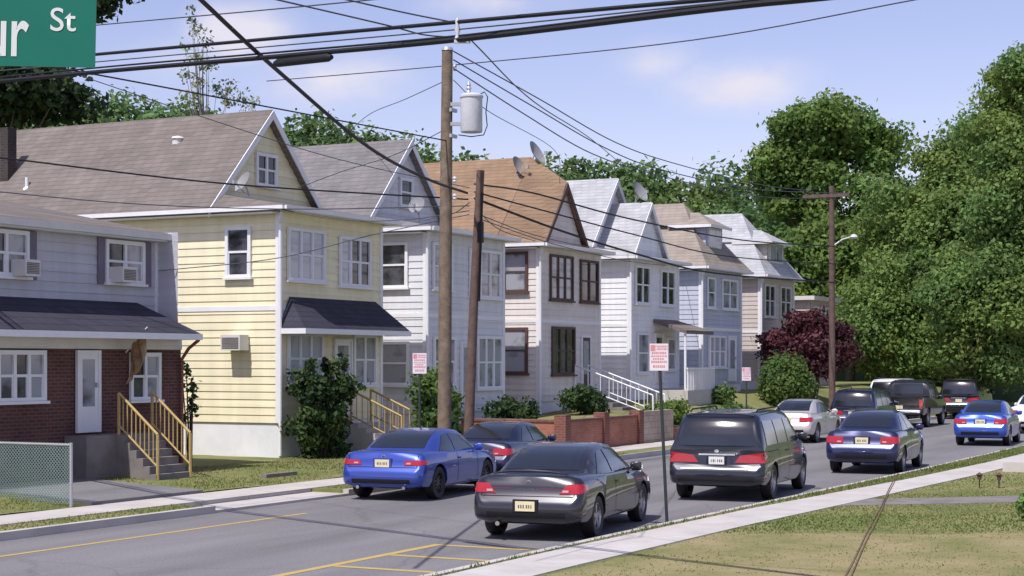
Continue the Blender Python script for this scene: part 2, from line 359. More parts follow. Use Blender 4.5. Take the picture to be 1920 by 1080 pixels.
for (px, py, rx, ry, am) in [(455,60,130,72,1.25),(620,150,190,70,1.0),(1390,160,190,68,1.0),(1230,120,130,65,.6),(930,5,190,50,.75),(330,110,150,70,.6)]:
    dv = Vector(((px-960)/F, 1, (HZ-py)/F)).normalized()
    sb = t.nodes.new('ShaderNodeVectorMath'); sb.operation = 'SUBTRACT'; L(t, tc.outputs['Generated'], sb.inputs[0]); sb.inputs[1].default_value = dv
    ml = t.nodes.new('ShaderNodeVectorMath'); ml.operation = 'MULTIPLY'; L(t, sb.outputs[0], ml.inputs[0]); ml.inputs[1].default_value = (F/rx, 4, F/ry)
    ln = t.nodes.new('ShaderNodeVectorMath'); ln.operation = 'LENGTH'; L(t, ml.outputs[0], ln.inputs[0])
    mr = t.nodes.new('ShaderNodeMapRange'); mr.inputs[1].default_value = 1.15; mr.inputs[2].default_value = 0; mr.inputs[3].default_value = 0; mr.inputs[4].default_value = am; L(t, ln.outputs['Value'], mr.inputs[0])
    if acc is None: acc = mr.outputs[0]
    else:
        mxn = t.nodes.new('ShaderNodeMath'); mxn.operation = 'MAXIMUM'; L(t, acc, mxn.inputs[0]); L(t, mr.outputs[0], mxn.inputs[1]); acc = mxn.outputs[0]
mu = t.nodes.new('ShaderNodeMath'); mu.operation = 'MULTIPLY'; L(t, acc, mu.inputs[0]); L(t, nz.outputs['Fac'], mu.inputs[1])
ms = t.nodes.new('ShaderNodeMapRange'); ms.interpolation_type = 'SMOOTHSTEP'; ms.inputs[1].default_value = .05; ms.inputs[2].default_value = .55; ms.inputs[3].default_value = 0; ms.inputs[4].default_value = .88; L(t, mu.outputs[0], ms.inputs[0])
bg2 = t.nodes.new('ShaderNodeBackground'); bg2.inputs[0].default_value = (.90, .86, .96, 1); bg2.inputs[1].default_value = .94
mxs = t.nodes.new('ShaderNodeMixShader'); L(t, ms.outputs[0], mxs.inputs[0]); L(t, bg.outputs[0], mxs.inputs[1]); L(t, bg2.outputs[0], mxs.inputs[2])
L(t, mxs.outputs[0], t.nodes['World Output'].inputs['Surface'])
SC.view_settings.view_transform = 'Standard'; SC.view_settings.look = 'None'; SC.view_settings.exposure = 0

# ---------------------------------------------------------------- ground
def sheet(name, s0, s1, d0, d1, z, m, label=None):
    mb = MB(); mb.quad((s0,d0,0),(s1,d0,0),(s1,d1,0),(s0,d1,0)); o = mb.build(name, m, fix=False); place(o, 0, 0, z); return struct(o, label)
sheet('ground', -1500, 1500, -1500, 1500, -.03, M['turf_far'])
sheet('road', -30, 135, 8, 18.8, 0, M['asphalt'])
RS = .13
kerb_d = lambda s: np.interp(s, [-30,15,24,42,60,130], [10.5,10.5,10.42,10.0,9.9,9.9])
walk_u = lambda s: np.interp(s, [-30,15,21,29,38,45,60,130], [10.2,10.2,10.2,9.98,9.35,9.05,8.85,8.85])
walk_l = lambda s: np.interp(s, [-30,15,20,26,31.4,40.7,60,130], [9.25,9.25,9.2,9.02,8.72,8.25,7.85,7.85])
def slabs(name, s0, s1, d0, d1, z, m, joint=1.5):
    mb = MB(); s = s0
    while s < s1:
        e = min(s+joint, s1)
        mb.slab([(s,float(d0(s)),z),(e-.014,float(d0(e)),z),(e-.014,float(d1(e)),z),(s,float(d1(s)),z)], .2); s = e
    return struct(place(mb.build(name, m)))
slabs('right_sidewalk', -10, 125, walk_l, walk_u, RS, M['concrete'])
sheet('sidewalk_bed', -30, 135, 19.7, 20.9, RS-.02, M['concrete_dark'])
slabs('left_sidewalk', -10, 120, lambda s: 19.72, lambda s: 20.88, RS, M['concrete'])
ks = [-30,0,15,20,24,28,32,36,42,50,60,130]
mb = MB()
for a, c in zip(ks[:-1], ks[1:]): mb.slab([(a,float(kerb_d(a))-.14,.125),(c-.004,float(kerb_d(c))-.14,.125),(c-.004,float(kerb_d(c)),.125),(a,float(kerb_d(a)),.125)], .3)
struct(place(mb.build('right_kerb', M['concrete'])))
mb = MB(); mb.box(-30, 25.2, 18.8, 18.95, -.1, .13); mb.box(29.7, 130, 18.8, 18.95, -.1, .13); struct(place(mb.build('left_kerb', M['concrete'])))
mb = MB(); mb.box(25.2, 29.7, 18.8, 19.7, -.1, .05); struct(place(mb.build('driveway_apron', M['concrete'])))
mb = MB(); mb.box(-30, 25.2, 18.95, 19.7, -.1, .12); mb.box(29.7, 130, 18.95, 19.7, -.1, .12); struct(place(mb.build('left_verge', M['turf'])))
mb = MB(); poly = [(a, float(kerb_d(a))-.145, .112) for a in ks]
mb.slab([(130,-30,.112)]+poly[::-1]+[(-30,-30,.112)], .2); struct(place(mb.build('right_lawn', M['turf'])))
# path on the right lawn
mb = MB(); mb.slab([(30.4,8.9,.122),(32.0,8.9,.122),(38.5,1.5,.122),(36.4,1.5,.122)], .1); struct(place(mb.build('garden_path', M['concrete_dark'])))
mb = MB(); mb.box(41.8, 45.2, 6.0, 8.0, 0, .34); struct(place(mb.build('stone_terrace', M['concrete'])))
# sun-dried patch of lawn
mb = MB(); edge = [(24.6,9.0),(25.1,8.0),(25.9,7.0),(26.0,6.2),(26.9,5.0),(27.2,3.8),(28.4,2.4),(28.9,1.0)]
mb.quad(*[(a+.12*math.sin(5*c), c, 0) for a, c in edge], (16,1.0,0), (16,9.15,0)); o = mb.build('dry_lawn', M['turf_dry'], fix=False); place(o, 0, 0, .117); struct(o)
def lz(s, d):
    s = np.asarray(s, float); d = np.asarray(d, float)
    a = .14+.16*np.clip((d-20.9)/2.5, 0, 1)
    b2 = np.interp(s, [44.8, 60, 75], [.8, 1.3, 1.5])
    return np.where(s < 44.8, a, np.where(s < 53.4, b2, .42+(b2-.42)*np.clip((d-21.2)/3.0, 0, 1)))
def terr(name, s0, s1, d0, d1, ns, nd, m):
    ss = np.linspace(s0, s1, ns); dd = np.linspace(d0, d1, nd); mb = MB()
    vs = [(a, c, float(lz(min(max(a, s0+.001), s1), c))+random.uniform(-.015,.015)) for a in ss for c in dd]
    fs = [(i*nd+j, (i+1)*nd+j, (i+1)*nd+j+1, i*nd+j+1) for i in range(ns-1) for j in range(nd-1)]
    mb.add(vs, fs); return struct(place(mb.build(name, m, smooth=True, fix=False)))
terr('left_lawn', -20, 44.79, 20.9, 45, 50, 26, M['turf'])
terr('raised_yard', 44.81, 53.39, 21.15, 45, 12, 20, M['turf'])
terr('sloping_yard', 53.41, 125, 21.15, 45, 50, 34, M['turf'])
mb = MB(); mb.slab([(24.3,20.9,.19),(27.6,20.9,.19),(27.6,23.9,.33),(24.3,23.9,.33)], .1); struct(place(mb.build('asphalt_driveway', M['asphalt'])))
# yellow paint
def mark(name, pts):
    mb = MB(); mb.quad(*[(a, c, 0) for a, c in pts]); o = mb.build(name, M['yellow_paint'], fix=False); place(o, 0, 0, .004); return struct(o)
mark('road_marking', [(-10,17.25),(25.9,17.25),(25.9,17.36),(-10,17.36)])
mark('road_marking', [(5,12.5),(22.4,12.5),(22.4,12.65),(5,12.65)])
for k in range(8):
    s = 22.4-1.47*k; mark('road_marking', [(s-.15,10.9),(s,10.9),(s,12.49),(s-.15,12.49)])

# grass blades
def grass(name, label, regs, hgt, zf, dry, keep=None):
    P0 = []
    for (s0, s1, d0, d1, den) in regs:
        n = int((s1-s0)*(d1-d0)*den); s = rng.uniform(s0, s1, n); d = rng.uniform(d0, d1, n)
        if keep is not None: k = keep(s, d); s, d = s[k], d[k]
        P0.append(np.stack([s, d], 1))
    P0 = np.concatenate(P0); s, d = P0[:,0], P0[:,1]; Z = zf(s, d); n = len(P0)
    pat = .5+.2*np.sin(s*1.1+1.7*np.sin(d*.8))+.2*np.sin(d*1.9+1.3*np.sin(s*.7)+.6)+.12*np.sin(s*3.1+d*2.3)
    pat = np.clip(pat+dry(s, d)+rng.normal(0, .1, n), 0, 1)[:,None]
    T = (1-pat)*np.array([.88, 1.1, .75])+pat*np.array([1.8, 1.45, 1.9]); T *= rng.uniform(.88, 1.12, (n,1))
    h = hgt*rng.uniform(.5, 1.3, n)*(1.15-.5*pat[:,0]); an = rng.uniform(0, 6.28, n); w = .008+.012*rng.random(n)
    base = np.stack([s*ux+d*nx, s*uy+d*ny, Z], 1)
    dx = np.stack([np.cos(an)*w, np.sin(an)*w, np.zeros(n)], 1)
    tip = base+np.stack([rng.normal(0,.5,n)*h, rng.normal(0,.5,n)*h, h], 1)
    V = np.stack([base-dx, base+dx, tip], 1).reshape(-1,3)
    me = bpy.data.meshes.new(name); me.vertices.add(3*n); me.vertices.foreach_set('co', V.astype(np.float32).ravel())
    me.loops.add(3*n); me.loops.foreach_set('vertex_index', np.arange(3*n, dtype=np.int32))
    me.polygons.add(n); me.polygons.foreach_set('loop_start', np.arange(0, 3*n, 3, dtype=np.int32)); me.update(calc_edges=True)
    at = me.color_attributes.new('tint', 'FLOAT_COLOR', 'POINT'); c = np.ones((n,3,4), np.float32); c[:,:,:3] = T[:,None,:]; at.data.foreach_set('color', c.ravel())
    me.materials.append(M['grass']); o = bpy.data.objects.new(name, me); COL.objects.link(o); return tag(o, label, 'grass', kind='stuff')
flat = lambda s, d: np.full(len(s), .112)
def onpath(s, d):
    k = (8.9-d)/7.4; a = 30.4+6*k; c = 32.0+6.5*k
    return (s > a-.05) & (s < c+.05)
dryedge = lambda d: np.interp(d, [c for a, c in edge][::-1], [a for a, c in edge][::-1])
grass('lawn_grass', 'patchy half dry lawn grass on the right beside the pavement', [(17,34,1,9.3,300),(34,55,1,9.0,150),(55,80,3,9.1,40)], .028, flat,
      lambda s, d: np.where(s < dryedge(d)+.2, .35, np.where(s+.5*d < 33, -.25, -.05)), lambda s, d: (d < walk_l(s)-.02) & ~onpath(s, d) & ~((s > 41.7) & (s < 45.3) & (d > 5.9) & (d < 8.1)) & ((s > dryedge(d)+rng.normal(0,.6,len(s))) | (rng.random(len(s)) < .3)))
grass('verge_grass', 'green grass strip between the right pavement and the kerb', [(17,60,8.8,10.4,300)], .06, flat, lambda s, d: -.3+0*s, lambda s, d: (d > walk_u(s)+.01) & (d < kerb_d(s)-.13))
grass('verge_grass', 'grass strip along the left kerb in front of the brick house', [(18,25.1,18.96,19.68,260),(29.8,45,18.96,19.68,200)], .05, flat, lambda s, d: -.1+0*s)
grass('yard_grass', 'sloping front yard grass below the brick and yellow houses', [(19,24.2,20.95,24,240),(27.7,36,20.95,24.4,240),(36,44.7,20.95,24.6,120)], .045, lambda s, d: lz(s, d)-.01, lambda s, d: .0+0*s)

# ---------------------------------------------------------------- houses
def mp_front(y0): return lambda a, o, z: (a, y0-o, z)
def mp_left(x0): return lambda a, o, z: (x0-o, a, z)
def mp_right(x0): return lambda a, o, z: (x0+o, a, z)
def fbox(mb, mp, a0, a1, o0, o1, z0, z1):
    p = [mp(a, o, z) for a in (a0, a1) for o in (o0, o1) for z in (z0, z1)]
    xs, ys, zs = zip(*p); mb.box(min(xs), max(xs), min(ys), max(ys), min(zs), max(zs))
def window(root, mp, a0, a1, z0, z1, n=1, fr=None, g='g0', cas=.09, label=None, blind=None):
    fr = fr or M['white']; mb = MB(); ov = .025
    fbox(mb, mp, a0-.001, a0+cas, ov, .085, z0, z1); fbox(mb, mp, a1-cas, a1+.001, ov, .085, z0, z1)
    fbox(mb, mp, a0+cas, a1-cas, ov, .083, z1-cas, z1-.001); fbox(mb, mp, a0+cas, a1-cas, ov, .083, z0+.001, z0+cas*.8)
    w = (a1-a0-2*cas)/n
    for i in range(1, n): c = a0+cas+w*i; fbox(mb, mp, c-.04, c+.04, ov, .078, z0+cas*.8, z1-cas)
    zm = (z0+z1)/2
    for i in range(n):
        c0 = a0+cas+w*i+.04*(i > 0); c1 = a0+cas+w*(i+1)-.04*(i < n-1)
        fbox(mb, mp, c0, c1, ov, .066, zm-.028, zm+.028)
        fbox(mb, mp, c0, c0+.03, ov, .06, z0+cas*.8, zm-.028); fbox(mb, mp, c1-.03, c1, ov, .06, z0+cas*.8, zm-.028)
    wo = mb.build('window', fr, root)
    if label: wo['label'] = label
    for i in range(n):
        c0 = a0+cas+w*i; c1 = c0+w; pm = MB()
        pm.quad(mp(c0, .034, z0+.05), mp(c1, .034, z0+.05), mp(c1, .034, z1-.05), mp(c0, .034, z1-.05))
        gg = g if isinstance(g, str) else g[i % len(g)]
        pm.build('pane', M[gg], wo, fix=False)
    sm = MB(); fbox(sm, mp, a0-.05, a1+.05, .0, .13, z0-.06, z0-.002); sm.build('sill', fr, wo)
    return wo
def door(root, mp, a0, a1, z0, z1, m, fr=None, glass='g1'):
    fr = fr or M['white']; mb = MB()
    mb0 = MB(); fbox(mb0, mp, a0, a1, .02, .06, z0, z1); d = mb0.build('door', m, root)
    fbox(mb, mp, a0-.07, a0, .02, .09, z0, z1+.07); fbox(mb, mp, a1, a1+.07, .02, .09, z0, z1+.07); fbox(mb, mp, a0, a1, .02, .088, z1, z1+.068)
    mb.build('frame', fr, d)
    pm = MB(); fbox(pm, mp, a0+.11, a1-.11, .061, .066, z0+.55, z1-.12); pm.build('pane', M[glass], d)
    hm = MB(); fbox(hm, mp, a1-.1, a1-.06, .06, .11, z0+.95, z0+1.05); hm.build('handle', M['metal'], d)
    return d
def roofprism(mb, xl, xc, xr, ze, za0, za1, y0, y1, t=.15, xl1=None, xr1=None, ze1=None):
    xl1 = xl if xl1 is None else xl1; xr1 = xr if xr1 is None else xr1; ze1 = ze if ze1 is None else ze1
    a = [(xl,y0,ze),(xc,y0,za0),(xr,y0,ze),(xr,y0,ze-t),(xc,y0,za0-t*1.5),(xl,y0,ze-t)]
    c = [(xl1,y1,ze1),(xc,y1,za1),(xr1,y1,ze1),(xr1,y1,ze1-t),(xc,y1,za1-t*1.5),(xl1,y1,ze1-t)]
    n = 6; fs = [(0,1,4,5)[::-1], (1,2,3,4)[::-1], (6,7,10,11), (7,8,9,10)]
    for i in range(n): j = (i+1) % n; fs.append((i, j, n+j, n+i))
    mb.add(a+c, fs)
def rake(root, m, xl, xc, xr, ze, za, y, wd=.17, drop=.03):
    for xe, sg in ((xl-.02, -1), (xr+.02, 1)):
        mb = MB(); xm = xc+sg*.002
        a = [(xe,y,ze-drop), (xm,y,za-drop), (xm,y,za-drop-wd*1.4), (xe,y,ze-drop-wd*1.2)]
        mb.prism([(p[0], y-.035, p[2]) for p in a], [(p[0], y-.003, p[2]) for p in a]); mb.build('rake_board', m, root)
def house(s0, label, wallm, roofm, kind, zg, zf, wins, doors, trim=None, wfr=None, w=5.0, D=12.0, A=9.65, b=2.2, A2=9.0, A2b=None, E=6.72, pitch=.2, fm=None, name='row_house'):
    trim = trim or M['white']; o = .36
    root = thing(name, label, 'house', W(s0, 25, 0), ROT, 'row of two storey houses')
    mb = MB(); zt = E+.25; zb = 4.12; zc_ = E-.06; cx = w/2
    for mp, a0, a1, top in ((mp_front(0), 0, w, zc_), (mp_left(0), 0, b, zc_), (mp_left(0), b, D, zt if kind != 'C' else zc_), (mp_right(w), 0, b, zc_), (mp_right(w), b, D, zt if kind != 'C' else zc_)):
        mb.siding(mp, a0, a1, zf, zb, pitch); mb.siding(mp, a0, a1, zb, top, pitch)
    mb.quad((0,D,zf),(w,D,zf),(w,D,zt),(0,D,zt))
    hw = 1.75; yf = .12; E2 = 6.86
    if kind in 'AB':
        k = (A-E)/(w/2+o); zc = E+o*k
        mb.siding(mp_front(b), 0, w, zc, A-.15, pitch, mid=w/2, ztop=A)
        mb.quad((0,D,zt),(w,D,zt),(w/2,D,A-.1))
    mb.build('wall', wallm, root, fix=False)
    if kind == 'B':
        gb = MB(); gb.siding(mp_front(.3), cx-hw+.16, cx+hw-.16, E2-.02, A2-.14, pitch, mid=cx, ztop=A2-.06); gb.build('gable', wallm, root, fix=False)
    fo = MB(); fo.box(.02, w-.02, .02, D-.02, zg-.9, zf+.004); fo.build('foundation', fm or M['foundation'], root)
    for x in (0, w):
        cb = MB(); cb.box(x-.035 if x == 0 else x-.1, x+.1 if x == 0 else x+.035, -.035, .1, zf, E-.16); cb.build('corner_board', trim, root)
    bb = MB(); fbox(bb, mp_front(0), .1, w-.1, 0, .032, zb-.06, zb+.06); bb.build('belt_board', trim, root)
    bb = MB(); fbox(bb, mp_left(0), .1, D, 0, .032, zb-.06, zb+.06); bb.build('belt_board', trim, root)
    ds = MB(); ds.tube([(-.28,-.25,E-.2),(-.1,-.09,E-.45),(-.1,-.09,zf+.2),(-.2,-.15,zg+.1)], .045, 8); ds.build('downspout', trim, root, True)
    rf = MB()
    if kind in 'AB':
        roofprism(rf, -o, cx, w+o, E, A, A, b-.25, D+.3)
    else:
        v = [(-o,-.38,E),(w+o,-.38,E),(w+o,D+.3,E),(-o,D+.3,E),(w/2,b,A),(w/2,D-1.8,A)]
        rf.add(v, [(0,1,4),(1,2,5,4),(2,3,5),(3,0,4,5),(3,2,1,0)])
    rf.build('roof', roofm, root)
    if kind == 'B':
        pr = MB()
        if A2b: roofprism(pr, cx-hw, cx, cx+hw, E2, A2, A2b, yf, b-.25, xl1=-o, xr1=w+o, ze1=E)
        else: roofprism(pr, cx-hw, cx, cx+hw, E2, A2, A2, yf, b+2.2)
        pr.build('gable_roof', roofm, root)
        rake(root, wfr or trim, cx-hw, cx, cx+hw, E2, A2, yf)
    if kind in 'AB':
        y0, y1 = -.38, b-.02; pr = MB()
        pr.add([(-o,y0,E),(w+o,y0,E),(w-.3,y1,E+.45),(.3,y1,E+.45),(-o,y1-.26,E),(w+o,y1-.26,E)], [(0,1,2,3),(0,3,4),(1,5,2)]); pr.build('skirt_roof', roofm, root)
        rake(root, wfr or trim, -o, cx, w+o, E, A, b-.25)
    def g(*q): fa = MB(); fa.box(*q); fa.build('gutter', trim, root)
    g(-o-.09, -o-.002, -.40, D+.3, E-.12, E-.015); g(w+o+.002, w+o+.09, -.40, D+.3, E-.12, E-.015)
    g(-o, w+o, -.47, -.382, E-.121, E-.014)
    sf = MB(); sf.box(-o, w+o, -.37, -.04, E-.10, E-.07); sf.build('soffit', trim, root)
    sf = MB(); sf.box(-o+.002, -.045, 0, D, E-.19, E-.16); sf.build('soffit', trim, root)
    for wn in wins:
        face, a0, a1, z0, z1, n, gl = wn[:7]
        mp = mp_front(0) if face == 'f' else mp_left(0) if face == 'l' else mp_front(b)
        window(root, mp, a0, a1, z0, z1, n, wfr or trim, gl)
    for dn in doors: door(root, mp_front(0), *dn[:4], dn[4], trim)
    return root
def pent(root, x0, x1, zb, zt, out, roofm, trim, y0=0.0):
    mb = MB(); top = [(x0,y0-out,zb),(x1,y0-out,zb),(x1-out*.6,y0-.03,zt),(x0+out*.6,y0-.03,zt)]
    v = top+[(x0,y0-.03,zb),(x1,y0-.03,zb)]
    mb.add(v, [(0,1,2,3),(0,3,4),(1,5,2),(4,5,1,0)]); r = mb.build('porch_roof', roofm, root)
    for q in ((x0-.02, x1+.02, y0-out-.03, y0-out+.04), (x0-.02, x0+.05, y0-out+.042, y0-.04), (x1-.05, x1+.02, y0-out+.042, y0-.04)):
        tb = MB(); tb.box(*q, zb-.14, zb-.005); tb.build('porch_fascia', trim, root)
    return r
def steps(name, label, s, d_top, d_bot, w, ztop, zbot, m, railm, parent_loc=None, posts=True, n=6):
    root = thing(name, label, 'steps', W(s, d_top, 0), ROT)
    mb = MB(); dep = d_top-d_bot
    for i in range(n):
        z = ztop-(ztop-zbot)*(i)/n; mb.box(.001*i, w-.001*i, -dep*(i+1)/n, -dep*i/n-.001, zbot-.4, z)
    mb.build('stairs', m, root)
    if railm:
        for x in (.05, w-.05):
            rm = MB(); h = .88
            a = Vector((x, -.02, ztop+h)); c = Vector((x, -dep, zbot+h+.12))
            rm.tube([a, c], .03, 6); rm.tube([a-Vector((0,0,.68)), c-Vector((0,0,.68))], .022, 6)
            k = 9
            for i in range(k+1):
                q = a.lerp(c, i/k); lo = .68 if i not in (0, k) else .95
                rm.cyl(q, q-Vector((0,0,lo)), .014 if i not in (0, k) else .034, n=6)
            rm.build('railing', railm, root)
    return root

# the grey and brick house at the left
R = thing('brick_house', 'grey sided house with dark brick ground floor and blue black pent roof', 'house', W(22, 25, 0), ROT, 'row of two storey houses')
GW = 9.28
mb = MB(); mb.siding(mp_front(0), -4, GW, 3.4, 5.7, .21); mb.siding(mp_right(GW), -.6, 9, 3.4, 5.7, .21)
mb.quad((GW,0,5.7),(GW,9,5.7),(GW,4.5,6.5)); mb.quad((-4,0,3.4),(-4,9,3.4),(-4,9,5.7),(-4,4.5,6.5),(-4,0,5.7)); mb.quad((-4,9,0),(GW,9,0),(GW,9,5.7),(-4,9,5.7))
mb.build('wall', M['grey_siding'], R, fix=False)
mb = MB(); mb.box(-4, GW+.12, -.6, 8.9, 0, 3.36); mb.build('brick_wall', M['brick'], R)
mb = MB(); mb.box(-4, GW+.13, -.625, -.602, 3.02, 3.26); mb.build('frieze_board', M['offwhite'], R)
mb = MB(); y0, y1, ym = -.32, 9.4, 4.5; rz = 6.62; xr = GW+.06
mb.prism([(-4.3,y0,5.68),(-4.3,ym,rz),(-4.3,y1,5.68),(-4.3,y1,5.54),(-4.3,ym,rz-.14),(-4.3,y0,5.54)], [(xr,y0,5.68),(xr,ym,rz),(xr,y1,5.68),(xr,y1,5.54),(xr,ym,rz-.14),(xr,y0,5.54)])
mb.build('roof', M['roof_brown'], R)
mb = MB(); mb.box(-4.3, xr+.02, -.42, -.322, 5.52, 5.665); mb.build('gutter', M['offwhite'], R)
mb = MB(); mb.box(-4.2, xr-.02, -.31, -.03, 5.49, 5.52); mb.build('soffit', M['white'], R)
pent(R, -4.2, GW+.02, 3.38, 4.08, 1.25, M['roof_dark'], M['white'])
mb = MB(); mb.box(-4.1, GW-.05, -1.2, -.63, 3.27, 3.30); mb.build('porch_ceiling', M['offwhite'], R)
mb = MB(); mb.box(GW-.08, GW+.03, -.03, .08, 3.5, 5.48); mb.build('corner_board', M['white'], R)
mb = MB(); mb.tube([(GW,-1.2,3.24),(GW+.02,-.9,3.05),(GW+.05,-.68,2.8),(GW+.05,-.68,.4)], .04, 8); mb.build('downspout', M['brick_dark'], R, True)
for a0, a1 in ((7.45, 8.78), (3.75, 5.05)):
    window(R, mp_front(0), a0, a1, 4.5, 5.45, 2, M['white'], ('g0', 'g1'))
    sb = MB()
    fbox(sb, mp_front(0), a0-.24, a0-.03, .024, .06, 4.45, 5.47); sb.build('shutter', M['shutter'], R)
    sb = MB(); fbox(sb, mp_front(0), a1+.03, a1+.24, .024, .06, 4.45, 5.47); sb.build('shutter', M['shutter'], R)
window(R, mp_front(-.6), 3.5, 4.9, 1.95, 2.98, 3, M['white'], ('g1', 'g0', 'g1'))
window(R, mp_front(-.6), 7.55, 8.6, 1.9, 2.95, 2, M['white'], ('g0', 'g1'))
door(R, mp_front(-.6), 5.9, 6.5, 1.25, 2.92, M['white'], M['white'], 'g1')
mb = MB(); mb.box(5.5, 8.0, -1.2, -.61, 0, 1.2); mb.build('landing', M['concrete_dark'], R)
steps('front_steps', 'dark concrete steps with yellow wood railings in front of the brick house', 28.45, 23.8, 22.75, 1.2, 1.2, .22, M['concrete_dark'], M['rail_wood'])
def aircon(label, s, d, z, face, w=.5, h=.36, dep=.35):
    o = thing('air_conditioner', label, 'air conditioner', W(s, d, z), ROT)
    mb = MB()
    if face == 'f': mb.box(-w/2, w/2, -dep, -.03, 0, h)
    else: mb.box(-dep, -.03, -w/2, w/2, 0, h)
    mb.build('case', M['offwhite'], o)
    g = MB()
    for k in range(7):
        z0 = .05+k*(h-.1)/7
        if face == 'f': g.box(-w/2+.04, w/2-.04, -dep-.012, -dep-.001, z0, z0+.022)
        else: g.box(-dep-.012, -dep-.001, -w/2+.04, w/2-.04, z0, z0+.022)
    g.build('grille', M['concrete_dark'], o); return o
aircon('window air conditioner in the double window of the grey upper floor', 22+7.8, 25-.03, 4.5, 'f', .48, .34, .42)
aircon('window air conditioner in the grey upper floor at the left edge', 22+4.75, 25-.03, 4.5, 'f', .44, .34, .42)
# flag by the door
fl = thing('house_flag', 'faded tan and rust flag hanging on a pole by the brick house window', 'flag', W(22+7.45, 24.38, 2.95), ROT)
mb = MB(); mb.cyl((0,0,0), (.05,-.55,.55), .014, n=6); mb.build('flag_pole', M['white'], fl)
mb = MB(); N = 10
vs = []
for i in range(N+1):
    for j in range(9):
        q = Vector((.05,-.55,.55)).lerp(Vector((.02,-.15,.15)), i/N); vs.append((q.x+.05*math.sin(i*1.3+j*.5)-.16*j/9, q.y+.04*math.sin(j*.8), q.z-.105*j))
mb.add(vs, [(i*9+j, (i+1)*9+j, (i+1)*9+j+1, i*9+j+1) for i in range(N) for j in range(8)])
mb.build('flag_cloth', mat('flag_cloth', (.36, .17, .06), .9, .5, 6, col2=(.45,.33,.2)), fl, True, fix=False)
# chain link fence at the left edge
fc = thing('chain_link_fence', 'low pale green chain link fence at the left edge of the front yard', 'fence', W(23.8, 20.95, .15), ROT)
for y in (0, 2.0, 4.0):
    mb = MB(); mb.cyl((0,y,-.1), (0,y,1.14), .03, n=8); mb.build('post', M['metal'], fc, True)
mb = MB(); mb.cyl((0,0,1.1), (0,4,1.1), .022, n=8); mb.build('top_rail', M['metal'], fc, True)
mb = MB(); k = -1.1
while k < 4.0:
    for sg in (1, -1):
        ya, za, yb, zb_ = (k, 0, k+1.1, 1.1) if sg == 1 else (k+1.1, 0, k, 1.1)
        def clip(y): return min(4, max(0, y))
        za2 = za+(clip(ya)-ya)/(yb-ya)*(zb_-za); zb2 = za+(clip(yb)-ya)/(yb-ya)*(zb_-za)
        if abs(za2-zb2) > .02: mb.cyl((sg*.005, clip(ya), za2+.03), (sg*.005, clip(yb), zb2+.03), .006, n=4)
    k += .07
mb.build('wire_mesh', mat('fence_wire', (.30, .42, .40), .6, .1, 4), fc)
mb = MB(); mb.box(31.0, 32.2, 21.75, 21.9, .05, .27); o = mb.build('step_edge', M['concrete_dark']); place(o); tag(o, 'short low dark edging step on the lawn before the yellow house', 'garden edging')

# yellow house
HY = house(36.2, 'yellow sided house with brown roof and dark hipped porch roof', M['yellow'], M['roof_brown'], 'A', .25, 1.18,
  [('f', .3, 2.05, 4.85, 6.22, 3, 'g2'), ('f', 2.75, 4.35, 4.8, 6.15, 3, ('g2','g0','g0')), ('l', .85, 1.65, 4.93, 6.24, 1, 'g0'), ('g', 2.0, 3.0, 7.55, 8.45, 2, 'g0'),
   ('f', .3, 1.95, 2.15, 3.5, 3, 'g2'), ('f', 3.45, 4.65, 2.1, 3.5, 2, 'g1')], [(2.55, 3.3, 1.25, 3.3, M['white'])])
pent(HY, -.1, 5.15, 3.6, 4.42, .85, M['roof_dark'], M['white'])
mb = MB(); mb.box(.8, 1.15, 9.9, 10.2, 7.0, 9.45); mb.build('chimney', M['chimney'], HY)
mb = MB(); mb.lathe([(.13,0),(.1,.1),(.05,.14),(.05,.4)], 'z', (.6,9.0,7.55), 12); mb.build('vent_pipe', M['white'], HY, True)
mb = MB(); mb.lathe([(.15,-.1),(.15,.06),(.19,.07),(.15,.12),(0.01,.15)], 'z', (1.75,4.6,8.85), 12); mb.build('roof_vent', M['offwhite'], HY, True)
aircon('wall air conditioner in the yellow side wall', 36.2-.02, 26.22, 2.75+(HZ-657)/72.5, 'l', .6, .40, .42)
steps('porch_steps', 'steps with pale wood railing in front of the yellow house porch', 38.9, 24.6, 23.0, 1.1, 1.1, .3, M['concrete'], M['rail_wood'])
# grey house
H2 = house(43.75, 'pale grey house behind the utility pole with grey brown roof', M['pale_grey'], M['roof_grey'], 'A', .6, 1.2,
  [('f', .3, 1.5, 4.9, 6.3, 2, 'g1'), ('f', 2.6, 4.7, 4.75, 6.25, 3, 'g1'), ('l', .6, 1.6, 4.95, 6.3, 1, 'g0'), ('l', .55, 1.6, 2.05, 3.35, 1, 'g1'), ('g', 2.1, 2.9, 7.6, 8.5, 1, 'g0'),
   ('f', .35, 1.7, 2.0, 3.5, 2, 'g1'), ('f', 3.1, 4.8, 1.9, 3.55, 3, 'g1')], [(2.1, 2.85, 1.25, 3.3, M['pale_grey'])], A=9.72)
# beige house
H3 = house(51.35, 'beige house with orange brown roof and dark framed windows', M['beige'], M['roof_orange'], 'B', .8, 1.4,
  [('f', .75, 2.6, 4.85, 6.4, 3, 'g1'), ('f', 3.2, 4.75, 4.85, 6.35, 2, 'g0'), ('l', .4, 1.35, 5.1, 6.45, 1, 'g1'), ('l', .4, 1.4, 2.35, 3.9, 1, 'g1'),
   ('f', .9, 2.75, 2.3, 3.95, 3, 'g0')], [(3.35, 4.0, 1.75, 3.6, M['brown_trim'])], wfr=M['brown_trim'], A=9.95, b=1.8, A2=9.0, A2b=9.95)
steps('porch_steps', 'long white railed steps in front of the beige house', 54.0, 24.95, 22.0, 1.2, 1.75, .6, M['concrete_dark'], M['white'], n=8)
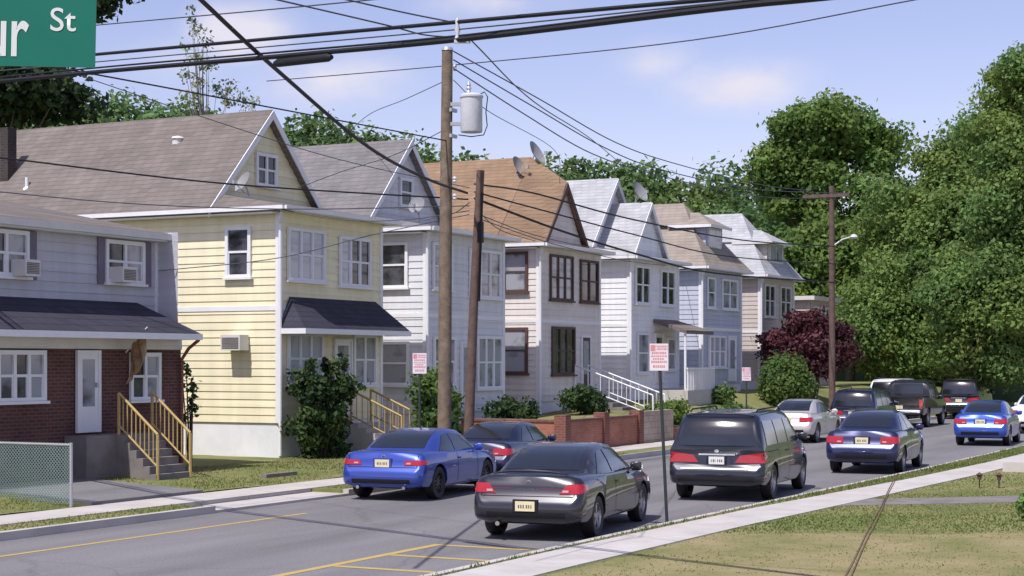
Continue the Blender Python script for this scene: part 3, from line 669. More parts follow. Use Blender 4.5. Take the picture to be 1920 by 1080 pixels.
# white house
H4 = house(59.1, 'white house with pale grey roof and double front gables', M['white_siding'], M['roof_light'], 'B', 1.2, 1.7,
  [('f', .45, 1.9, 4.95, 6.4, 2, 'g0'), ('f', 3.0, 4.5, 4.95, 6.35, 2, 'g0'), ('f', .65, 1.8, 2.3, 3.85, 1, 'g1'), ('f', 3.7, 4.6, 2.4, 3.7, 1, 'g1')], [(2.45, 3.2, 1.9, 3.8, M['offwhite'])], A=9.95, b=1.8, A2=8.95)
mb = MB(); mb.slab([(2.0,-1.5,3.95),(5.0,-1.5,3.95),(4.7,-.03,4.4),(2.3,-.03,4.4)], .14); mb.build('door_canopy', M['roof_brown'], H4)
for x in (2.15, 4.85):
    mb = MB(); mb.cyl((x,-1.4,1.6), (x,-1.4,3.82), .05, n=8); mb.build('canopy_post', M['white'], H4, True)
mb = MB(); mb.box(1.9, 5.0, -1.6, -.04, .6, 1.65); mb.build('porch_floor', M['concrete'], H4)
mb = MB(); mb.box(1.95, 4.95, -1.58, -1.53, 2.45, 2.52)
for i in range(19): x = 1.98+i*.162; mb.box(x, x+.04, -1.575, -1.535, 1.652, 2.449)
mb.build('porch_railing', M['white'], H4)
# blue house
def dormer(root, roofm, wallm, trim, x0, x1, y0, z0, z1):
    mb = MB(); mb.siding(mp_front(y0), x0, x1, z0, z1, .2); mb.siding(mp_left(x0), y0, y0+2.2, z0, z1, .2); mb.siding(mp_right(x1), y0, y0+2.2, z0, z1, .2)
    d = mb.build('dormer', wallm, root, fix=False)
    rb = MB(); o = .3; xm = (x0+x1)/2
    rb.add([(x0-o,y0-o,z1),(x1+o,y0-o,z1),(x1+o,y0+2.3,z1),(x0-o,y0+2.3,z1),(xm,y0+.7,z1+.62),(xm,y0+2.3,z1+.62)], [(0,1,4),(1,2,5,4),(2,3,5),(3,0,4,5),(3,2,1,0)])
    rb.build('dormer_roof', roofm, d)
    fb = MB(); fb.box(x0-o-.02, x1+o+.02, y0-o-.05, y0-o-.002, z1-.12, z1+.0); fb.build('dormer_fascia', trim, d)
    fb = MB(); fb.box(x0-o-.05, x0-o-.002, y0-o, y0+1.6, z1-.12, z1); fb.build('dormer_fascia', trim, d)
    wb = MB(); mp = mp_front(y0); fbox(wb, mp, x0+.25, x1-.25, .02, .06, z0+.25, z1-.1); wb.build('dormer_window', trim, d)
    for a, c in ((x0+.33, xm-.03), (xm+.03, x1-.33)): wb = MB(); fbox(wb, mp, a, c, .06, .065, z0+.32, z1-.17); wb.build('dormer_pane', M['g1'], d)
H5 = house(66.7, 'pale blue house with tan hipped roof and small dormer', M['blue_siding'], M['roof_tan'], 'C', 1.3, 1.8,
  [('f', .6, 1.6, 5.0, 6.3, 1, 'g1'), ('f', 2.4, 4.4, 5.0, 6.3, 2, 'g1'), ('f', .7, 2.9, 2.5, 3.85, 3, 'g2')], [(3.3, 4.1, 1.9, 3.8, M['white'])], A=9.6, b=1.75)
dormer(H5, M['roof_tan'], M['blue_siding'], M['white'], 1.5, 3.5, .35, 7.2, 8.55)
H6 = house(74.3, 'tan house with pale grey hipped roof and wide dormer', M['tan_siding'], M['roof_light'], 'C', 1.4, 1.9,
  [('f', .5, 2.0, 4.8, 6.3, 2, 'g0'), ('f', 2.8, 4.4, 4.8, 6.3, 2, 'g0'), ('f', .7, 2.9, 2.5, 3.85, 2, 'g0')], [(3.3, 4.1, 1.9, 3.8, M['brown_trim'])], wfr=M['offwhite'], A=9.75, b=1.75)
dormer(H6, M['roof_light'], M['tan_siding'], M['offwhite'], 1.3, 3.7, .1, 7.1, 8.3)
# flat roofed house
R7 = thing('flat_roof_house', 'low tan flat roofed house at the far end of the row', 'house', W(82, 25, 0), ROT, 'row of two storey houses')
mb = MB(); mb.siding(mp_front(0), 0, 4.2, 1.4, 5.8, .2); mb.siding(mp_left(0), 0, 10, 1.4, 5.8, .2); mb.quad((4.2,0,1),(4.2,10,1),(4.2,10,5.8),(4.2,0,5.8)); mb.build('wall', M['tan_siding'], R7, fix=False)
mb = MB(); mb.box(-.3, 4.4, -.3, 10.2, 5.8, 6.0); mb.build('roof', M['offwhite'], R7)
for a in (.5, 2.4): window(R7, mp_front(0), a, a+1.3, 4.2, 5.5, 2, M['white'], 'g0')

# garden walls
bw = thing('garden_wall', 'red brick garden wall with darker pilasters in front of the beige house', 'wall', W(44.8, 21, 0), ROT)
mb = MB(); mb.box(0, 5.8, 0, .22, 0, .98); mb.build('brickwork', M['brick_wall'], bw); mb = MB(); mb.box(0, .22, .221, 3.4, 0, .98); mb.build('brickwork', M['brick_wall'], bw)
mb = MB(); mb.box(-.03, 5.83, -.03, .25, .982, 1.06); mb.build('coping', M['brick_dark'], bw); mb = MB(); mb.box(-.03, .25, .252, 3.43, .982, 1.06); mb.build('coping', M['brick_dark'], bw)
for x in (0, 2.8, 5.55):
    mb = MB(); mb.box(x-.07, x+.30, -.075, .295, 0, 1.2); mb.build('pilaster', M['brick_dark'], bw)
o = MB().box(50.75, 53.4, 21, 21.25, 0, 1.15).build('block_wall', M['block']); place(o); tag(o, 'tan concrete block wall at the end of the red brick garden wall', 'wall')
o = MB().box(53.45, 65, 21.02, 21.25, 0, .5).build('retaining_wall', M['brick_dark']); place(o); tag(o, 'low dark brick kerb wall below the white house', 'wall')
o = MB().box(65.05, 95, 21.02, 21.25, 0, .55).build('retaining_wall', M['block']); place(o); tag(o, 'low tan kerb wall below the round bush and far houses', 'wall')

# satellite dishes
def dish(label, s, d, z, r, az, el=.5):
    o = thing('satellite_dish', label, 'satellite dish', W(s, d, z), az)
    mb = MB(); mb.tube([(0,0,-.5),(0,0,.0),(0,-.1,.25)], .025, 6); mb.build('mast', M['metal'], o)
    n = 20; k = 5; vs = []; fs = []
    Rm = Matrix.Rotation(math.pi/2-el, 3, 'X')
    for i in range(k+1):
        for j in range(n):
            a = 2*math.pi*j/n; rr = r*i/k; q = Rm @ Vector((rr*math.cos(a), rr*math.sin(a)*1.1, .35*rr*rr/r)); vs.append((q.x, q.y-.12, q.z+.3))
    for i in range(k):
        for j in range(n): jj = (j+1) % n; fs.append((i*n+j, i*n+jj, (i+1)*n+jj, (i+1)*n+j))
    mb = MB(); mb.add(vs, fs); mb.build('reflector', M['dish'], o, True, fix=False)
    q = Rm @ Vector((0, -r*.3, r*1.0)); mb = MB(); mb.tube([(0,-.12,.05), (q.x, q.y-.12, q.z+.22)], .015, 6); mb.box(q.x-.05, q.x+.05, q.y-.19, q.y-.09, q.z+.18, q.z+.3); mb.build('feed_arm', M['metal'], o)
    return o
dish('grey satellite dish on the ridge of the orange brown roof', 54.0, 26.6, 9.75, .42, 1.1)
dish('lower grey satellite dish on the slope of the orange brown roof', 53.3, 26.9, 9.2, .38, 1.0)
dish('satellite dish on the ridge of the pale grey gabled roof', 61.8, 25.9, 9.05, .40, .9)
dish('satellite dish on the front corner roof of the yellow house', 36.7, 26.3, 7.1, .28, -.9)
dish('satellite dish beside the attic window of the grey roofed house', 44.9, 25.9, 7.15, .26, -.4)

# ---------------------------------------------------------------- poles, wires, signs
up = thing('utility_pole', 'tall tan wooden utility pole beside the parked blue coupe', 'utility pole', W(34.6, 19.3, 0), ROT)
mb = MB(); mb.tube([(0,0,0),(.07,0,5),(.16,0,9.99)], [.165,.15,.125], 14); mb.build('shaft', M['wood_pole'], up, True)
mb = MB(); mb.cyl((.16,0,9.99),(.16,0,10.06), .14, .12, 12); mb.build('pole_cap', M['metal'], up)
for z in (8.55, 7.95):
    mb = MB(); mb.box(.02,.3,-.19,-.13,z,z+.08); mb.build('bracket', M['metal'], up)
for z in (9.5, 6.9, 6.5):
    mb = MB(); mb.lathe([(.02,0),(.05,.03),(.035,.07),(.055,.1),(.02,.15)], 'z', (.15,-.2,z), 10); mb.build('insulator', M['metal_lt'], up, True)
tf = thing('transformer', 'grey cylindrical transformer mounted high on the tall utility pole', 'transformer', P(884, 248, 39.0), 0)
mb = MB(); mb.lathe([(.01,0),(.24,.0),(.25,.03),(.25,.78),(.27,.79),(.27,.83),(.2,.88),(.01,.91)], 'z', (0,0,0), 24); mb.build('tank', M['metal_lt'], tf, True)
mb = MB(); mb.lathe([(.03,.86),(.06,.91),(.035,.96),(.06,1.0),(.035,1.05),(.05,1.08),(.015,1.16)], 'z', (-.06,0,0), 12); mb.build('bushing', M['metal'], tf, True)
mb = MB(); mb.tube([(.1,0,.82),(.3,-.02,.92),(.37,-.02,.8),(.33,-.02,.45),(.36,0,.15),(.28,0,-.06),(.0,0,-.1),(-.3,0,-.06)], .014, 6); mb.build('lead', M['cable'], tf, True)
for z in (.6, .15):
    mb = MB(); mb.box(-.48,-.24,-.04,.04,z,z+.08); mb.build('hanger', M['metal'], tf)
p2 = thing('utility_pole', 'shorter reddish wooden pole leaning beside the tall utility pole', 'utility pole', W(36.1, 19.5, 0), ROT)
mb = MB(); mb.tube([(0,0,0),(.1,-.12,4),(.2,-.26,7.35)], [.125,.11,.095], 12); mb.build('shaft', M['wood_red'], p2, True)
mb = MB(); mb.box(-.02,.1,-.40,-.29,5.6,6.1); mb.build('terminal_box', M['cable'], p2)
mb = MB(); mb.tube([(.15,-.34,6.8),(.0,-.40,6.5),(.05,-.33,5.2),(.1,-.27,4.2)], .03, 6); mb.build('cable_riser', M['cable'], p2)
fp = thing('utility_pole', 'distant brown utility pole with crossarm and street light near the big trees', 'utility pole', W(66.6, 19.4, 0), ROT)
mb = MB(); mb.tube([(0,0,0),(-.1,0,9.76)], [.14,.105], 12); mb.build('shaft', M['wood_red'], fp, True)
mb = MB(); mb.box(-.24,-.14,-.75,1.15,9.30,9.43); mb.build('crossarm', M['wood_red'], fp)
mb = MB(); mb.tube([(-.05,-.1,7.4),(.05,-.4,7.62),(.08,-.7,7.7)], .035, 8); mb.build('lamp_arm', M['metal'], fp, True)
mb = MB(); mb.lathe([(.01,.12),(.1,.1),(.16,.0),(.1,-.06),(.01,-.07)], 'z', (.09,-.85,7.7), 14); mb.build('lamp_head', M['metal_lt'], fp, True)
def wire(label, pts, r, m=None, name='overhead_cable'):
    # the span hangs in one vertical plane between its two ends
    A_, B_ = P(*pts[0]), P(*pts[-1]); dx, dy = B_.x-A_.x, B_.y-A_.y; q = [A_]
    for px, py, Y0 in pts[1:-1]:
        k = (px-960)/F; den = dx-k*dy
        u = (k*A_.y-A_.x)/den if abs(den) > 1e-6 else .5
        u = min(1, max(0, u)); q.append(P(px, py, A_.y+dy*u))
    q.append(B_); out = []
    for i in range(len(q)-1):
        p0 = q[max(i-1,0)]; p1 = q[i]; p2_ = q[i+1]; p3 = q[min(i+2,len(q)-1)]
        if i == 0: p0 = p1*2-p2_
        if i == len(q)-2: p3 = p2_*2-p1
        for k in range(8):
            u = k/8; out.append(.5*((2*p1)+(p2_-p0)*u+(2*p0-5*p1+4*p2_-p3)*u*u+(3*p1-p0-3*p2_+p3)*u**3))
    out.append(q[-1]); mb = MB(); mb.tube(out, r, 6); o = mb.build(name, m or M['cable'], None, True)
    return tag(o, label, 'cable')
wire('upper thick black cable crossing the top of the view above the pole', [(-300,145,33),(180,102,29),(850,42,22),(1300,2,18.5),(2100,-66,14)], .025)
wire('lower thick black cable with a splice crossing just above the pole top', [(-300,182,33),(160,137,29),(520,106,25.5),(880,72,22),(1345,16,18.3),(1540,-4,17),(2100,-62,14)], .034)
wire('black cable running close along the top of the lower thick cable', [(-300,174,33),(160,129,29),(520,98,25.5),(880,65,22),(1345,8,18.3),(1540,-13,17),(2100,-72,14)], .014)
wire('thick cable slanting down from the top left to the leaning pole', [(300,-75,19),(375,-2,20.5),(520,132,26),(690,275,33),(800,335,38),(876,362,41)], .030)
wire('thin wire across the top left behind the street sign', [(60,58,31),(590,10,25),(950,-28,21)], .010, M['cable_lt'])
wire('thin wire sloping from the street sign down to the tall pole', [(40,118,28),(170,138,31),(500,200,36),(700,238,38.5),(838,264,39.6)], .015)
wire('dark wire passing over the brown roof to the leaning pole', [(-80,288,35),(20,298,36),(430,345,39),(878,374,41)], .02)
wire('thin grey wire rising to the right behind the tall pole', [(500,152,46),(850,122,43),(1300,75,36),(1740,-5,30)], .013, M['cable_lt'])
wire('thin wire at the top left of the sky meeting the thick cables', [(470,-12,19),(720,46,22),(800,66,22),(880,70,22)], .010, M['cable_lt'])
wire('thin wire from the top edge down to the upper thick cable', [(600,-12,19),(760,24,21),(856,43,22)], .010, M['cable_lt'])
wire('first of the thin wires sagging from the tall pole to the distant pole', [(850,96,39.5),(1010,185,46),(1150,265,53),(1260,305,58),(1420,345,63.5),(1520,358,68)], .015, M['cable_lt'])
wire('second of the thin wires sagging from the tall pole to the distant pole', [(850,112,39.5),(1000,200,46),(1130,275,53),(1240,318,58),(1420,355,63.5),(1590,362,67)], .015, M['cable_lt'])
wire('lowest of the thin wires sagging from the tall pole to the distant pole', [(850,128,39.5),(980,212,46),(1110,288,53),(1240,330,58),(1420,368,63.5),(1566,372,68)], .015, M['cable_lt'])
wire('wire from the thick cables down towards the white house roof', [(880,72,22),(1000,190,34),(1110,262,46),(1190,330,61)], .010, M['cable_lt'])
wire('dark wire from the leaning pole running over the house roofs', [(890,345,41.3),(1000,362,46),(1180,410,53),(1390,450,61),(1566,462,68)], .023)
wire('thick dark cable from the leaning pole across the house fronts', [(890,372,41.3),(1050,432,47),(1200,478,54),(1340,512,60),(1566,530,68)], .03)
wire('dark wire from the leaning pole between two other cables', [(890,360,41.3),(1020,395,47),(1190,440,54),(1360,480,60),(1566,495,68)], .02)
wire('faint service wire from the leaning pole to the brick house', [(880,402,41),(700,440,39.5),(520,484,38.5),(297,508,38.8)], .012, M['cable_lt'])
wire('faint service wire from the leaning pole to the yellow house', [(880,395,41),(760,412,42),(640,412,43),(524,392,43.5)], .012, M['cable_lt'])
wire('service wire from the leaning pole to the pale grey house', [(880,380,41),(850,400,44),(800,412,48)], .012, M['cable_lt'])
wire('service wire from the leaning pole to the corner of the beige house', [(895,395,41.3),(940,432,47),(1004,452,56.5)], .012, M['cable_lt'])
wire('wire from the tall pole dropping behind the transformer to the beige roof', [(850,150,39.6),(915,208,44),(1040,282,53),(1050,345,59)], .010, M['cable_lt'])
wire('thin wire from the tall pole left to the grey roof ridge', [(838,150,39.6),(760,186,44),(690,216,49),(640,262,58)], .010, M['cable_lt'])
wire('wire from the leaning pole rising left across the yellow gable window', [(880,352,41),(640,300,41),(400,226,39),(-60,70,34)], .010, M['cable_lt'])
wire('lower dark wire crossing the brown roof towards the leaning pole', [(-80,352,36),(250,382,38),(560,392,40),(880,386,41.2)], .013, M['cable_lt'])
wire('thin wire from the tall pole down to the yellow house attic gable', [(840,240,39.6),(740,290,42),(640,322,45),(560,352,47.5)], .010, M['cable_lt'])
wire('service wire from the leaning pole to the white house corner', [(892,400,41.3),(1000,440,48),(1100,462,56),(1178,470,64)], .012, M['cable_lt'])
wire('service wire from the leaning pole towards the pale blue house', [(892,408,41.3),(1040,458,50),(1180,490,60),(1278,500,71)], .012, M['cable_lt'])
wire('second thin wire at the very top left of the sky', [(700,-10,20),(1000,-2,21),(1300,-22,18)], .009, M['cable_lt'])
wire('faint wire between the two thick cables at the top', [(-300,160,33),(160,118,29),(850,56,22),(1340,6,18.3),(2100,-68,14)], .009, M['cable_lt'])
sp = thing('cable_splice', 'long black splice sleeve on the lower thick cable', 'splice box', (0,0,0), 0)
def span_pt(px, py):
    A_, B_ = P(-300,182,33), P(2100,-62,14); dx, dy = B_.x-A_.x, B_.y-A_.y; k = (px-960)/F; u = (k*A_.y-A_.x)/(dx-k*dy); return P(px, py, A_.y+dy*u)
mb = MB(); a = span_pt(515,119); c = span_pt(622,107); mb.tube([a, a.lerp(c,.06), a.lerp(c,.94), c], [.03,.055,.055,.03], 10); mb.build('sleeve', M['cable'], sp, True)
for px in (545, 595):
    mb = MB(); mb.cyl(span_pt(px,101), span_pt(px,118), .012, n=6); mb.build('hanger', M['cable'], sp)
cl = thing('cable_clamp', 'small pale insulator holding the two thick cables near the pole top', 'insulator', span_pt(858,72), 0)
mb = MB(); mb.lathe([(.015,-.02),(.035,0),(.02,.05),(.035,.1),(.02,.15),(.03,.2),(.012,.24)], 'z', (0,0,0), 10); mb.build('insulator', M['metal_lt'], cl, True)
mb = MB(); mb.box(-.04,.15,-.025,.025,-.055,-.018); mb.build('clamp', M['metal_lt'], cl)

def text_mesh(name, body, x0, x1, z0, z1, m, parent, y=0.0, bold=.012, fit_w=True):
    cu = bpy.data.curves.new(name, 'FONT'); cu.body = body; cu.size = 1; cu.offset = bold; cu.resolution_u = 6
    to = bpy.data.objects.new(name+'_tmp', cu); COL.objects.link(to); bpy.context.view_layer.update()
    me = bpy.data.meshes.new_from_object(to.evaluated_get(bpy.context.evaluated_depsgraph_get())); bpy.data.objects.remove(to)
    co_ = np.array([v.co[:] for v in me.vertices]); mn = co_.min(0); mx = co_.max(0)
    for v in me.vertices:
        x = x0+(v.co.x-mn[0])/(mx[0]-mn[0])*(x1-x0); z = z0+(v.co.y-mn[1])/(mx[1]-mn[1])*(z1-z0); v.co = (x, y, z)
    me.materials.clear(); me.materials.append(m); o = bpy.data.objects.new(name, me); COL.objects.link(o); o.parent = parent; return o
SY = 5.7; k = SY/F
ss = thing('street_sign', 'green street name sign with white letters at the top left', 'street sign', P(178, 127, SY), 0)
ss.rotation_euler = (0, math.radians(1.2), 0)
def rb(px, py): return ((px-178)*k, (127-py)*k)
mb = MB(); mb.box(-1.02, 0, 0, .004, 0, .232); mb.build('sign_panel', M['green_sign'], ss)
a = rb(-26,110); c = rb(53,42); text_mesh('lettering', 'ur', a[0], c[0], a[1], c[1], M['white_sign'], ss, -.002, .012)
a = rb(93,60); c = rb(141,16); text_mesh('lettering', 'St', a[0], c[0], a[1], c[1], M['white_sign'], ss, -.002, .004)
mb = MB(); mb.cyl((-.62,.04,-4.2),(-.62,.04,.35), .03, n=10); mb.build('post', M['metal'], ss, True)
def parking_sign(label, s, d, zb, zt, lean=0.0):
    o = thing('parking_sign', label, 'parking sign', W(s, d, .1), 0, 'red and white parking signs')
    w, h = .31, .46; tx = -lean
    mb = MB(); mb.box(tx-w/2, tx+w/2, -.036, -.032, zb, zt); mb.build('sign_panel', M['pink_sign'], o)
    mb = MB(); mb.tube([(0,0,-.3),(tx,0,zt-.04)], .027, 8); mb.build('post', M['post'], o, True)
    mb = MB(); y0, y1 = -.0395, -.0365; H = zt-zb
    mb.box(tx-.14, tx-.06, y0, y1, zt-.12, zt-.02)
    rnd = random.Random(3)
    for zz, x0, x1, hh in ((.90,-.04,.14,.03),(.80,-.04,.14,.025),(.66,-.12,.12,.035),(.54,-.13,.13,.022),(.44,-.1,.1,.022),(.33,-.13,.13,.035),(.16,-.1,.1,.04)):
        x = x0
        while x < x1-.01:
            e = x+rnd.uniform(.014,.032); mb.box(tx+x, tx+min(e, x1), y0, y1, zb+H*zz-hh/2, zb+H*zz+hh/2); x = e+.011
    mb.build('lettering', M['red_sign'], o)
    return o
pb = P(1252, 970, 28.5); parking_sign('nearest red and white parking sign on a dark post at the right kerb', pb.x*ux+pb.y*uy, pb.x*nx+pb.y*ny, 2.50, 2.95, .15)
parking_sign('red and white parking sign on a post just left of the tall pole', 33.3, 19.2, 2.38, 2.84)
parking_sign('small distant parking sign on a post left of the round bush', 55.6, 19.2, 2.0, 2.45)
for (ps_, pd_), w_ in (((36.2,7.4),'left'), ((36.3,7.02),'right')):
    o = thing('path_light', 'small dark garden path light at the right edge, %s one' % w_, 'garden light', W(ps_, pd_, .1), 0)
    mb = MB(); mb.cyl((0,0,0),(0,0,.25), .012, n=6); mb.build('stake', M['black'], o)
    mb = MB(); mb.lathe([(.01,.34),(.075,.29),(.07,.28),(.045,.26),(.045,.19),(.01,.18)], 'z', (0,0,0), 10); mb.build('lamp_head', M['brown_trim'], o, True)
for off, lb in ((0,'left of the two brown cables lying across the right lawn and pavement'), (.075,'right of the two brown cables lying across the right lawn and pavement')):
    pts = []
    for i in range(25):
        u = i/24; A_ = Vector((3.9+off*.9, 20.2)); B_ = Vector((8.98+off*.3, 39.8)); q = A_.lerp(B_, u); pts.append((q.x+.008*math.sin(u*14+off*20), q.y, .145))
    o = MB().tube(pts, .007, 6).build('ground_cable', M['cable_brown'], None, True); tag(o, lb, 'cable')

# ---------------------------------------------------------------- cars
def ring(half):
    r = list(half); return [(-y, z) for y, z in r]+[(y, z) for y, z in r[-2:0:-1]]
def loft(mb, secs):
    n = len(secs[0][1]); vs = []
    for x, rg in secs: vs += [(x, y, z) for y, z in rg]
    fs = []
    for i in range(len(secs)-1):
        for j in range(n): jj = (j+1) % n; fs.append((i*n+j, i*n+jj, (i+1)*n+jj, (i+1)*n+j))
    fs.append(tuple(range(n))); fs.append(tuple((len(secs)-1)*n+j for j in range(n))); mb.add(vs, fs)
def dens(st, n):   # resample the stations with smooth interpolation
    st = np.array(st, float); x = st[:,0]; out = []
    xs = np.unique(np.concatenate([x, np.linspace(x[0], x[-1], n)]))
    m_ = np.gradient(st, x, axis=0)
    for j in range(1, st.shape[1]):   # limited slopes
        dlt = np.diff(st[:,j])/np.diff(x)
        for i in range(1, len(x)-1):
            m_[i,j] = 0 if dlt[i-1]*dlt[i] <= 0 else 2*dlt[i-1]*dlt[i]/(dlt[i-1]+dlt[i])
        m_[0,j] = dlt[0]; m_[-1,j] = dlt[-1]
    for X in xs:
        i = min(len(x)-2, max(0, np.searchsorted(x, X, 'right')-1)); h = x[i+1]-x[i]; u = (X-x[i])/h
        h00, h10, h01, h11 = 2*u**3-3*u*u+1, u**3-2*u*u+u, -2*u**3+3*u*u, u**3-u*u
        out.append([X]+[h00*st[i,j]+h10*h*m_[i,j]+h01*st[i+1,j]+h11*h*m_[i+1,j] for j in range(1, st.shape[1])])
    return out
BODY = {
 'sedan': [(0,.42,.52,.55,.68),(.03,.34,.60,.63,.79),(.10,.28,.66,.69,.85),(.135,.27,.72,.84,.868),(.20,.26,.84,.985,.88),(.28,.25,.88,1.015,.89),(.9,.22,.90,1.03,.905),(1.6,.20,.91,1.0,.91),(3.3,.20,.88,.98,.91),(3.9,.2,.84,.95,.90),(4.5,.22,.72,.80,.87),(4.75,.25,.62,.68,.80),(4.85,.32,.55,.58,.66)],
 'van': [(0,.42,.55,.58,.78),(.03,.36,.62,.65,.88),(.11,.30,.69,.72,.94),(.14,.30,.93,1.03,.95),(.3,.28,1.0,1.08,.965),(1,.25,1.02,1.1,.98),(3.5,.22,1.0,1.08,.98),(4.0,.22,.95,1.05,.97),(4.7,.25,.8,.9,.93),(5.0,.3,.62,.66,.85),(5.1,.38,.55,.57,.7)],
 'pickup': [(0,.55,.62,.64,.86),(.04,.5,.68,.70,.92),(.12,.5,.72,.74,.96),(.13,.5,1.12,1.2,.965),(.3,.45,1.14,1.22,.98),(2,.42,1.14,1.2,.98),(4.0,.42,1.12,1.2,.98),(5.2,.42,1.05,1.14,.96),(5.5,.5,.8,.88,.9),(5.6,.55,.7,.74,.8)],
}
CABIN = {
 'sedan': [(.72,.97,.99,.70,.66),(1.05,.95,1.15,.79,.66),(1.45,.93,1.31,.82,.63),(1.85,.92,1.395,.83,.60),(2.3,.92,1.43,.83,.585),(2.75,.92,1.40,.83,.59),(3.1,.92,1.28,.83,.62),(3.5,.92,1.08,.82,.66),(3.78,.92,.955,.78,.68)],
 'van': [(.13,1.0,1.02,.93,.91),(.19,1.0,1.30,.935,.81),(.25,1.0,1.45,.937,.78),(.35,1.0,1.60,.94,.755),(.55,1,1.71,.95,.74),(2,1,1.75,.95,.74),(3,1.0,1.72,.95,.74),(3.6,1.0,1.5,.95,.76),(4.1,1,1.2,.94,.78),(4.5,.98,1.0,.88,.8)],
 'pickup': [(1.95,1.1,1.15,.92,.9),(2.02,1.1,1.7,.93,.78),(2.2,1.1,1.83,.94,.74),(3.0,1.1,1.87,.95,.74),(3.6,1.1,1.82,.95,.74),(4.0,1.1,1.5,.94,.76),(4.4,1.08,1.15,.9,.8)],
}
def car(label, s, d, kind, pm, L_, W_, H_, name='parked_car', cat='car', plate='plate', rims='rim', lip=False, detail=2, tl=None, emblem=None, roundel=False, dz=0.0, yaw=0.0):
    root = thing(name, label, cat, W(s, d, dz), ROT+math.radians(yaw), 'cars parked along the street')
    B0 = BODY[kind]; C0 = CABIN[kind]; kx = L_/B0[-1][0]; kw = W_/2/max(b[4] for b in B0); kz = H_/max(c[2] for c in C0)
    mb = MB(); secs = []
    for x, zb, zs, zd, w in dens(B0, 36):
        h = zs-zb
        secs.append((x*kx, ring([(0,zb*kz),(.7*w*kw,zb*kz),(.93*w*kw,(zb+.05*min(1,h*3))*kz),(.985*w*kw,(zb+.25*h)*kz),(w*kw,(zb+.55*h)*kz),(.99*w*kw,(zb+.8*h)*kz),(.955*w*kw,(zs+.02)*kz),(.90*w*kw,(zs+(zd-zs)*.6)*kz),(.75*w*kw,(zs+(zd-zs)*.88)*kz),(0,zd*kz)])))
    loft(mb, secs)
    bo = mb.build('body', M[pm], root, True, 42)
    ra = .98*kx if kind != 'pickup' else 1.25*kx; fa_ = L_-(.95 if kind != 'pickup' else 1.0)*kx
    tr = .335 if kind == 'sedan' else (.36 if kind == 'van' else .40)
    hw = W_/2
    cut = MB()
    for x in (ra, fa_):
        for sy in (-1, 1):
            cut.lathe([(0.0001,hw-.30),(tr+.045,hw-.30),(tr+.045,hw+.3),(0.0001,hw+.3)] if sy > 0 else [(0.0001,-hw-.3),(tr+.045,-hw-.3),(tr+.045,-hw+.30),(0.0001,-hw+.30)], 'y', (x,0,tr), 28)
    cu = cut.build('cutter_tmp', M['black']); 
    bmx = bmesh.new(); bmx.from_mesh(cu.data); bmesh.ops.remove_doubles(bmx, verts=bmx.verts, dist=.001); bmesh.ops.recalc_face_normals(bmx, faces=bmx.faces); bmx.to_mesh(cu.data); bmx.free()
    cu.location = root.location; cu.rotation_euler = root.rotation_euler
    md = bo.modifiers.new('b', 'BOOLEAN'); md.object = cu; md.operation = 'DIFFERENCE'; md.solver = 'EXACT'
    bpy.context.view_layer.update()
    me = bpy.data.meshes.new_from_object(bo.evaluated_get(bpy.context.evaluated_depsgraph_get()))
    bo.modifiers.clear()
    if len(me.polygons) > 100: bo.data = me; me.materials.clear(); me.materials.append(M[pm]); me.shade_smooth(); me.set_sharp_from_angle(angle=math.radians(42))
    bpy.data.objects.remove(cu)
    # cabin
    cb = MB(); secs = []
    for x, zb, zt, wb, wr in dens(C0, 26):
        h = max(.001, zt-zb); e = min(.07, h*.4)
        secs.append((x*kx, ring([(0,(zb-.12)*kz),(wb*kw,(zb-.1)*kz),(wb*kw,zb*kz),((wb+(wr-wb)*.5)*kw+.012,(zb+(h-e)*.55)*kz),((wr+.015)*kw,(zt-e)*kz),((wr-.05)*kw,(zt-e*.35)*kz),((wr-.2)*kw,(zt-e*.1)*kz),(0,zt*kz)])))
    loft(cb, secs); ca = cb.build('cabin', M[pm], root, True, 50)
    allv = [v.co.copy() for v in bo.data.vertices]; allf = [tuple(p.vertices) for p in bo.data.polygons]; o_ = len(allv)
    allv += [v.co.copy() for v in ca.data.vertices]; allf += [tuple(i+o_ for i in p.vertices) for p in ca.data.polygons]
    bvh = BVHTree.FromPolygons(allv, allf)
    def patch(nm, cs, mode, m, nu=10, nv=8, off=.006, parent=None, bow=0.0):
        D = {'rear': Vector((1,0,0)), 'front': Vector((-1,0,0)), 'right': Vector((0,1,0)), 'left': Vector((0,-1,0))}[mode]
        vs = []; idx = {}
        for i in range(nu+1):
            for j in range(nv+1):
                u, v = i/nu, j/nv
                a = [cs[0][q]*(1-u)*(1-v)+cs[1][q]*u*(1-v)+cs[2][q]*u*v+cs[3][q]*(1-u)*v for q in (0,1)]
                og = {'rear': Vector((-2,a[0],a[1])), 'front': Vector((9,a[0],a[1])), 'right': Vector((a[0],-3,a[1])), 'left': Vector((a[0],3,a[1]))}[mode]
                h = bvh.ray_cast(og, D)
                if h[0] is not None: idx[(i,j)] = len(vs); vs.append(h[0]-D*(off+bow*(1-(2*u-1)**2))+ (h[1] if h[1].dot(D) < 0 else -h[1])*off*.6)
        fs = [(idx[(i,j)], idx[(i+1,j)], idx[(i+1,j+1)], idx[(i,j+1)]) for i in range(nu) for j in range(nv) if all(q in idx for q in ((i,j),(i+1,j),(i+1,j+1),(i,j+1)))]
        if not fs: return None
        q = MB(); q.add(vs, fs); return q.build(nm, m, parent or root, True, 60, fix=False)
    X = lambda v: v*kx
    Z = lambda v: v*kz
    G = M['car_glass']
    def rq(y0, y1, z0, z1): return [(y0*kw,Z(z0)),(y1*kw,Z(z0)),(y1*kw,Z(z1)),(y0*kw,Z(z1))]
    sides = ('right', 'left')
